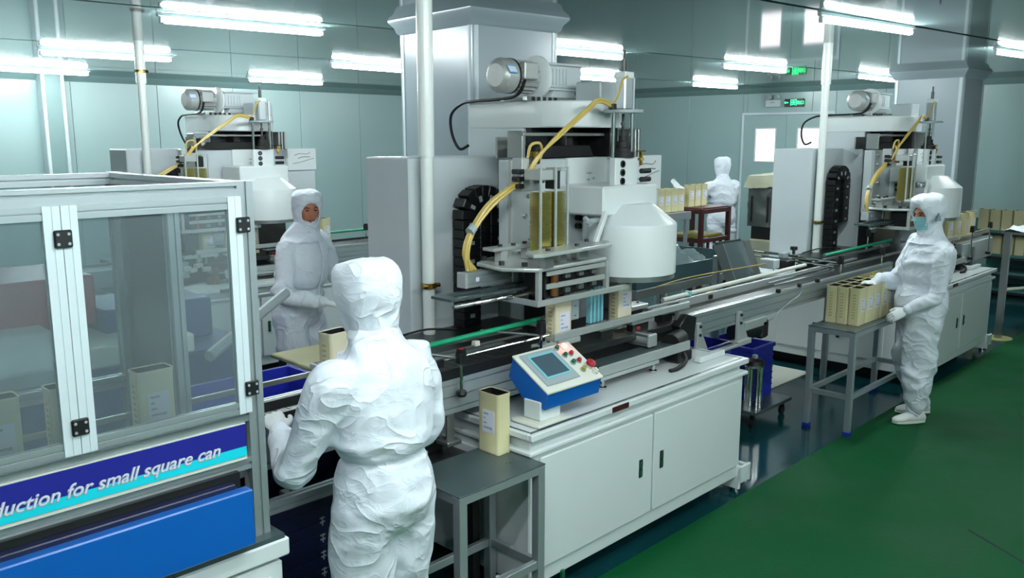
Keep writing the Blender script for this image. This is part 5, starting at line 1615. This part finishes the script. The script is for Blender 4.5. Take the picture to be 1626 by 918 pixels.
    if mask:
        mb = MB()
        def mk(u, v):
            a = radians(-54 + 108 * u); z = .0 - .098 * v
            r = 1.0 - .25 * max(0, (v - .55))
            bump = .018 * math.exp(-(a / .3) ** 2) * (1 - abs(v - .25))
            pl = .0015 * sin(v * 28)
            return hp_((.082 + pl) * r * sin(a), (.098 + pl) * r * cos(a) + bump, z)
        mb.grid(mk, 24, 18)
        part('face_mask', mb, 'mask', t, local=True, angle=80)
    # hood with face opening
    mb = MB()
    prof = [(.132 * puff, .020, .024), (.130 * puff, .055 * puff, .064), (.120 * puff, .082 * puff, .092 * puff), (.100 * puff, .098 * puff, .108 * puff), (.070, .102 * puff, .113 * puff), (.035, .101 * puff, .113 * puff), (0, .097 * puff, .111 * puff), (-.035, .093, .108), (-.07, .085, .100), (-.10, .079, .090), (-.128, .079, .086), (-.155, .090, .092), (-.178, .120, .106), (-.196, .145, .115), (-.206, .16, .12)]
    n = 48
    vr = []
    for i, (z, rx, ry) in enumerate(prof):
        row = []
        for k in range(n):
            a = 2 * pi * k / n
            yo = -.016
            p = V3((rx * sin(a), yo + ry * cos(a), z))
            if z < -.15:      # cape follows the shoulders, not the turned head
                k2 = min(1, (-z - .15) / .06)
                q = hc + (HR @ p) * (1 - k2) + (Rt @ V3((rx * sin(a), yo + ry * cos(a) + lean * z, z))) * k2
            else: q = hc + HR @ p
            wn = noise.noise(q * 16 + V3((seed, 0, 0))) * .006 + noise.noise(q * 34 + V3((0, seed, 0))) * .003
            if z > -.12: wn += (ridge(V3((q.x * 9, q.y * 9, q.z * 13)) + V3((seed, 2, 1))) - .7) * .006 * puff
            q += (q - hc).normalized() * wn
            row.append(mb.bm.verts.new(q))
        vr.append(row)
    for i in range(len(prof) - 1):
        zc = (prof[i][0] + prof[i + 1][0]) / 2
        for k in range(n):
            a = 2 * pi * (k + .5) / n
            if a > pi: a -= 2 * pi
            xx = (prof[i][1] + prof[i + 1][1]) / 2 * sin(a)
            if cos(a) > 0 and (xx / .065) ** 2 + ((zc + .018) / (.083 if not mask else .088)) ** 2 < 1: continue
            j = (k + 1) % n
            mb.bm.faces.new((vr[i][k], vr[i][j], vr[i + 1][j], vr[i + 1][k]))
    mb.bm.faces.new(vr[0])
    oz = .083 if not mask else .088
    row_ok = set(sum(vr[:11], []))
    bv = {v for e in mb.bm.edges if len(e.link_faces) == 1 for v in e.verts if v in row_ok}
    for v in bv:
        q = HR.inverted() @ (v.co - hc)
        if q.y < 0: continue
        k_ = math.hypot(q.x / .065, (q.z + .018) / oz)
        if k_ > .01: q.x /= k_; q.z = (q.z + .018) / k_ - .018
        rr_ = max(.05, 1 - (q.x / .10) ** 2 - (max(0, abs(q.z) - .02) / .16) ** 2)
        q.y = -.016 + .111 * math.sqrt(rr_)
        v.co = hc + HR @ q
    be = [e for e in mb.bm.edges if len(e.link_faces) == 1 and all(v in set(sum(vr[:11], [])) for v in e.verts)]
    r = bmesh.ops.extrude_edge_only(mb.bm, edges=be)
    for g_ in r['geom']:
        if isinstance(g_, bmesh.types.BMVert):
            loc_ = HR.inverted() @ (g_.co - hc)
            loc_.x *= .90; loc_.z = (loc_.z + .018) * .92 - .018; loc_.y -= .006
            g_.co = hc + HR @ loc_
    bmesh.ops.subdivide_edges(mb.bm, edges=mb.bm.edges[:], cuts=1, use_grid_fill=True, smooth=.4)
    hd = part('hood', mb, 'coverall', t, local=True, angle=80)
    mb = MB(); mb.tube([hp_(-.02, .075, -.125), hp_(0, .088, -.13), hp_(.02, .075, -.125)], .006, 6, 3)
    part('chin_fastener', mb, 'coverall', hd, local=True)
    if hood_ear:
        for sx in (-1, 1):
            mb = MB()
            P = [(-.012, -.038), (.030, -.034), (.008, .026)]
            a = [mb.bm.verts.new(hp_(sx * (.1075 * puff), y + .0, z)) for y, z in P]
            b = [mb.bm.verts.new(hp_(sx * (.09 * puff), y, z)) for y, z in P]
            mb.bm.faces.new(a); mb.bm.faces.new(b[::-1])
            for k in range(3): mb.bm.faces.new((a[k], a[(k + 1) % 3], b[(k + 1) % 3], b[k]))
            part('ear_mesh', mb, 'mesh', hd, local=True)
    # zip placket on the chest
    mb = MB()
    pts = [Hp + ax * h + tw(max(0, min(1, h / .46))) @ (fwd * (ry * bulk + .006)) for h, ry in ((-.02, .150), (.06, .146), (.16, .135), (.22, .148), (.32, .151), (.42, .132), (.49, .100))]
    mb.tube(pts, .006, 6, 4)
    part('zip_placket', mb, 'coverall', body, local=True)
    # shoes
    for sd, key in ((-1, 'L'), (1, 'R')):
        an = V3(legs[key][1]); yaw = legs[key][2] if len(legs[key]) > 2 else -.15 * sd
        Rf = Matrix.Rotation(yaw, 3, 'Z')
        base = V3((an.x, an.y, an.z - .075))
        bm = bmesh.new()
        rg = []
        for (y, w, zc, hh) in ((-.085, .012, .035, .018), (-.078, .030, .038, .030), (-.05, .037, .045, .042), (0, .038, .052, .050), (.05, .040, .045, .040), (.10, .046, .034, .030), (.14, .044, .028, .024), (.165, .032, .024, .018), (.178, .010, .022, .008)):
            rg.append((base + Rf @ V3((0, y, zc)), Rf @ V3((w, 0, 0)), V3((0, 0, hh))))
        loft(bm, rg, 16)
        mb = MB(); mb.bm.free(); mb.bm = bm
        for v in bm.verts: v.co.z = max(v.co.z, base.z + .012)
        so = part('shoe', mb, 'shoe', t, local=True, angle=60)
        mb = MB()
        P = [(-.033, -.07), (-.04, 0), (-.043, .06), (-.047, .11), (-.036, .155), (-.01, .18), (.01, .18), (.036, .155), (.047, .11), (.043, .06), (.04, 0), (.033, -.07), (.012, -.088), (-.012, -.088)]
        mb.prism([tuple((base + Rf @ V3((x, y, 0)))[:2]) for x, y in P], base.z, base.z + .016, b=.003)
        part('sole', mb, 'ivory', so, local=True)
        mb = MB()
        for q in (.03, .05, .07): mb.tube([base + Rf @ V3((-.022, y_, z_)) if False else base + Rf @ V3((x_, q + abs(x_) * .2, .093 - (q * .35) - abs(x_) * .35)) for x_, y_, z_ in ((-.022, 0, 0), (0, 0, 0), (.022, 0, 0))], .0028, 6, 3)
        part('laces', mb, 'shoe', so, local=True)
    for o_ in list(t.children): pass
    return t

# near worker, seen from behind, left hand on the line
human('near worker in white hooded coverall seen from behind, left hand on the conveyor', (1.60, 2.14, 0), radians(2), .935,
      arms={'L': ((-.27, .13, 1.06), (-.20, .34, 1.12)), 'R': ((.25, .06, 1.08), (.16, .28, 1.04))},
      legs={'L': ((-.10, .02, .50), (-.11, -.02, .085)), 'R': ((.10, .03, .50), (.11, .0, .085))},
      lean=.05, twist=.05, head=(.25, -.10), voxel=.010, seed=3, amp=.014, bulk=1.04, puff=1.08, curls=(22, 30), palms=((.2, 0, -1), (0, 0, -1)))
# masked worker at the far machine
human('masked worker standing by the steel side table in white hooded coverall', (6.24, 2.07, 0), radians(46), .925,
      arms={'L': ((-.25, .02, 1.02), (-.20, .22, .90)), 'R': ((.24, .10, 1.06), (.13, .32, 1.06))},
      legs={'L': ((-.09, .03, .49), (-.10, .03, .085), .12), 'R': ((.10, .01, .49), (.13, -.12, .085), -.1)},
      lean=-.05, twist=0, head=(.28, -.14), mask=True, voxel=.012, seed=8, amp=.019, bulk=1.2, puff=1.17, curls=(30, 35), hood_ear=True, palms=((0.6, 0, -.6), (0, 0, -1)))
# worker at the rear left
human('bare-faced worker at the left looking to the camera, hands held forward', (3.01, 4.92, 0), radians(-158), .97,
      arms={'L': ((-.27, .12, 1.08), (-.16, .36, 1.06)), 'R': ((.27, .10, 1.06), (.17, .34, 1.00))},
      legs={'L': ((-.10, .03, .50), (-.11, .0, .085)), 'R': ((.10, .02, .50), (.11, -.04, .085))},
      lean=.15, twist=0, head=(radians(-38), -.12), voxel=.012, seed=12, amp=.017, bulk=1.06, curls=(28, 28))
# worker at the far back, one hand raised
human('distant worker seen from behind, one gloved hand raised beside the tins', (10.4, 6.13, 0), radians(-24), 1.0,
      arms={'L': ((-.36, .12, 1.14), (-.55, .22, 1.32)), 'R': ((.24, .12, 1.08), (.12, .34, 1.10))},
      legs={'L': ((-.10, .03, .50), (-.11, .0, .085)), 'R': ((.10, .02, .50), (.11, -.04, .085))},
      lean=.03, head=(.1, -.05), voxel=.014, seed=17, amp=.018, bulk=1.08, puff=1.05, curls=(10, 25), palms=((.3, -1, 0), (0, 0, -1)))
# worker mostly outside the right edge
human('worker cut by the right picture edge beside the packing table', (10.35, 2.05, 0), radians(70), 1.0,
      arms={'L': ((-.26, .12, 1.08), (-.18, .34, 1.12)), 'R': ((.26, .10, 1.08), (.17, .34, 1.12))},
      legs={'L': ((-.10, .06, .50), (-.11, .12, .085)), 'R': ((.10, .02, .50), (.11, -.04, .085))},
      lean=.08, head=(0, -.2), voxel=.016, seed=21, amp=.012, curls=(28, 28))
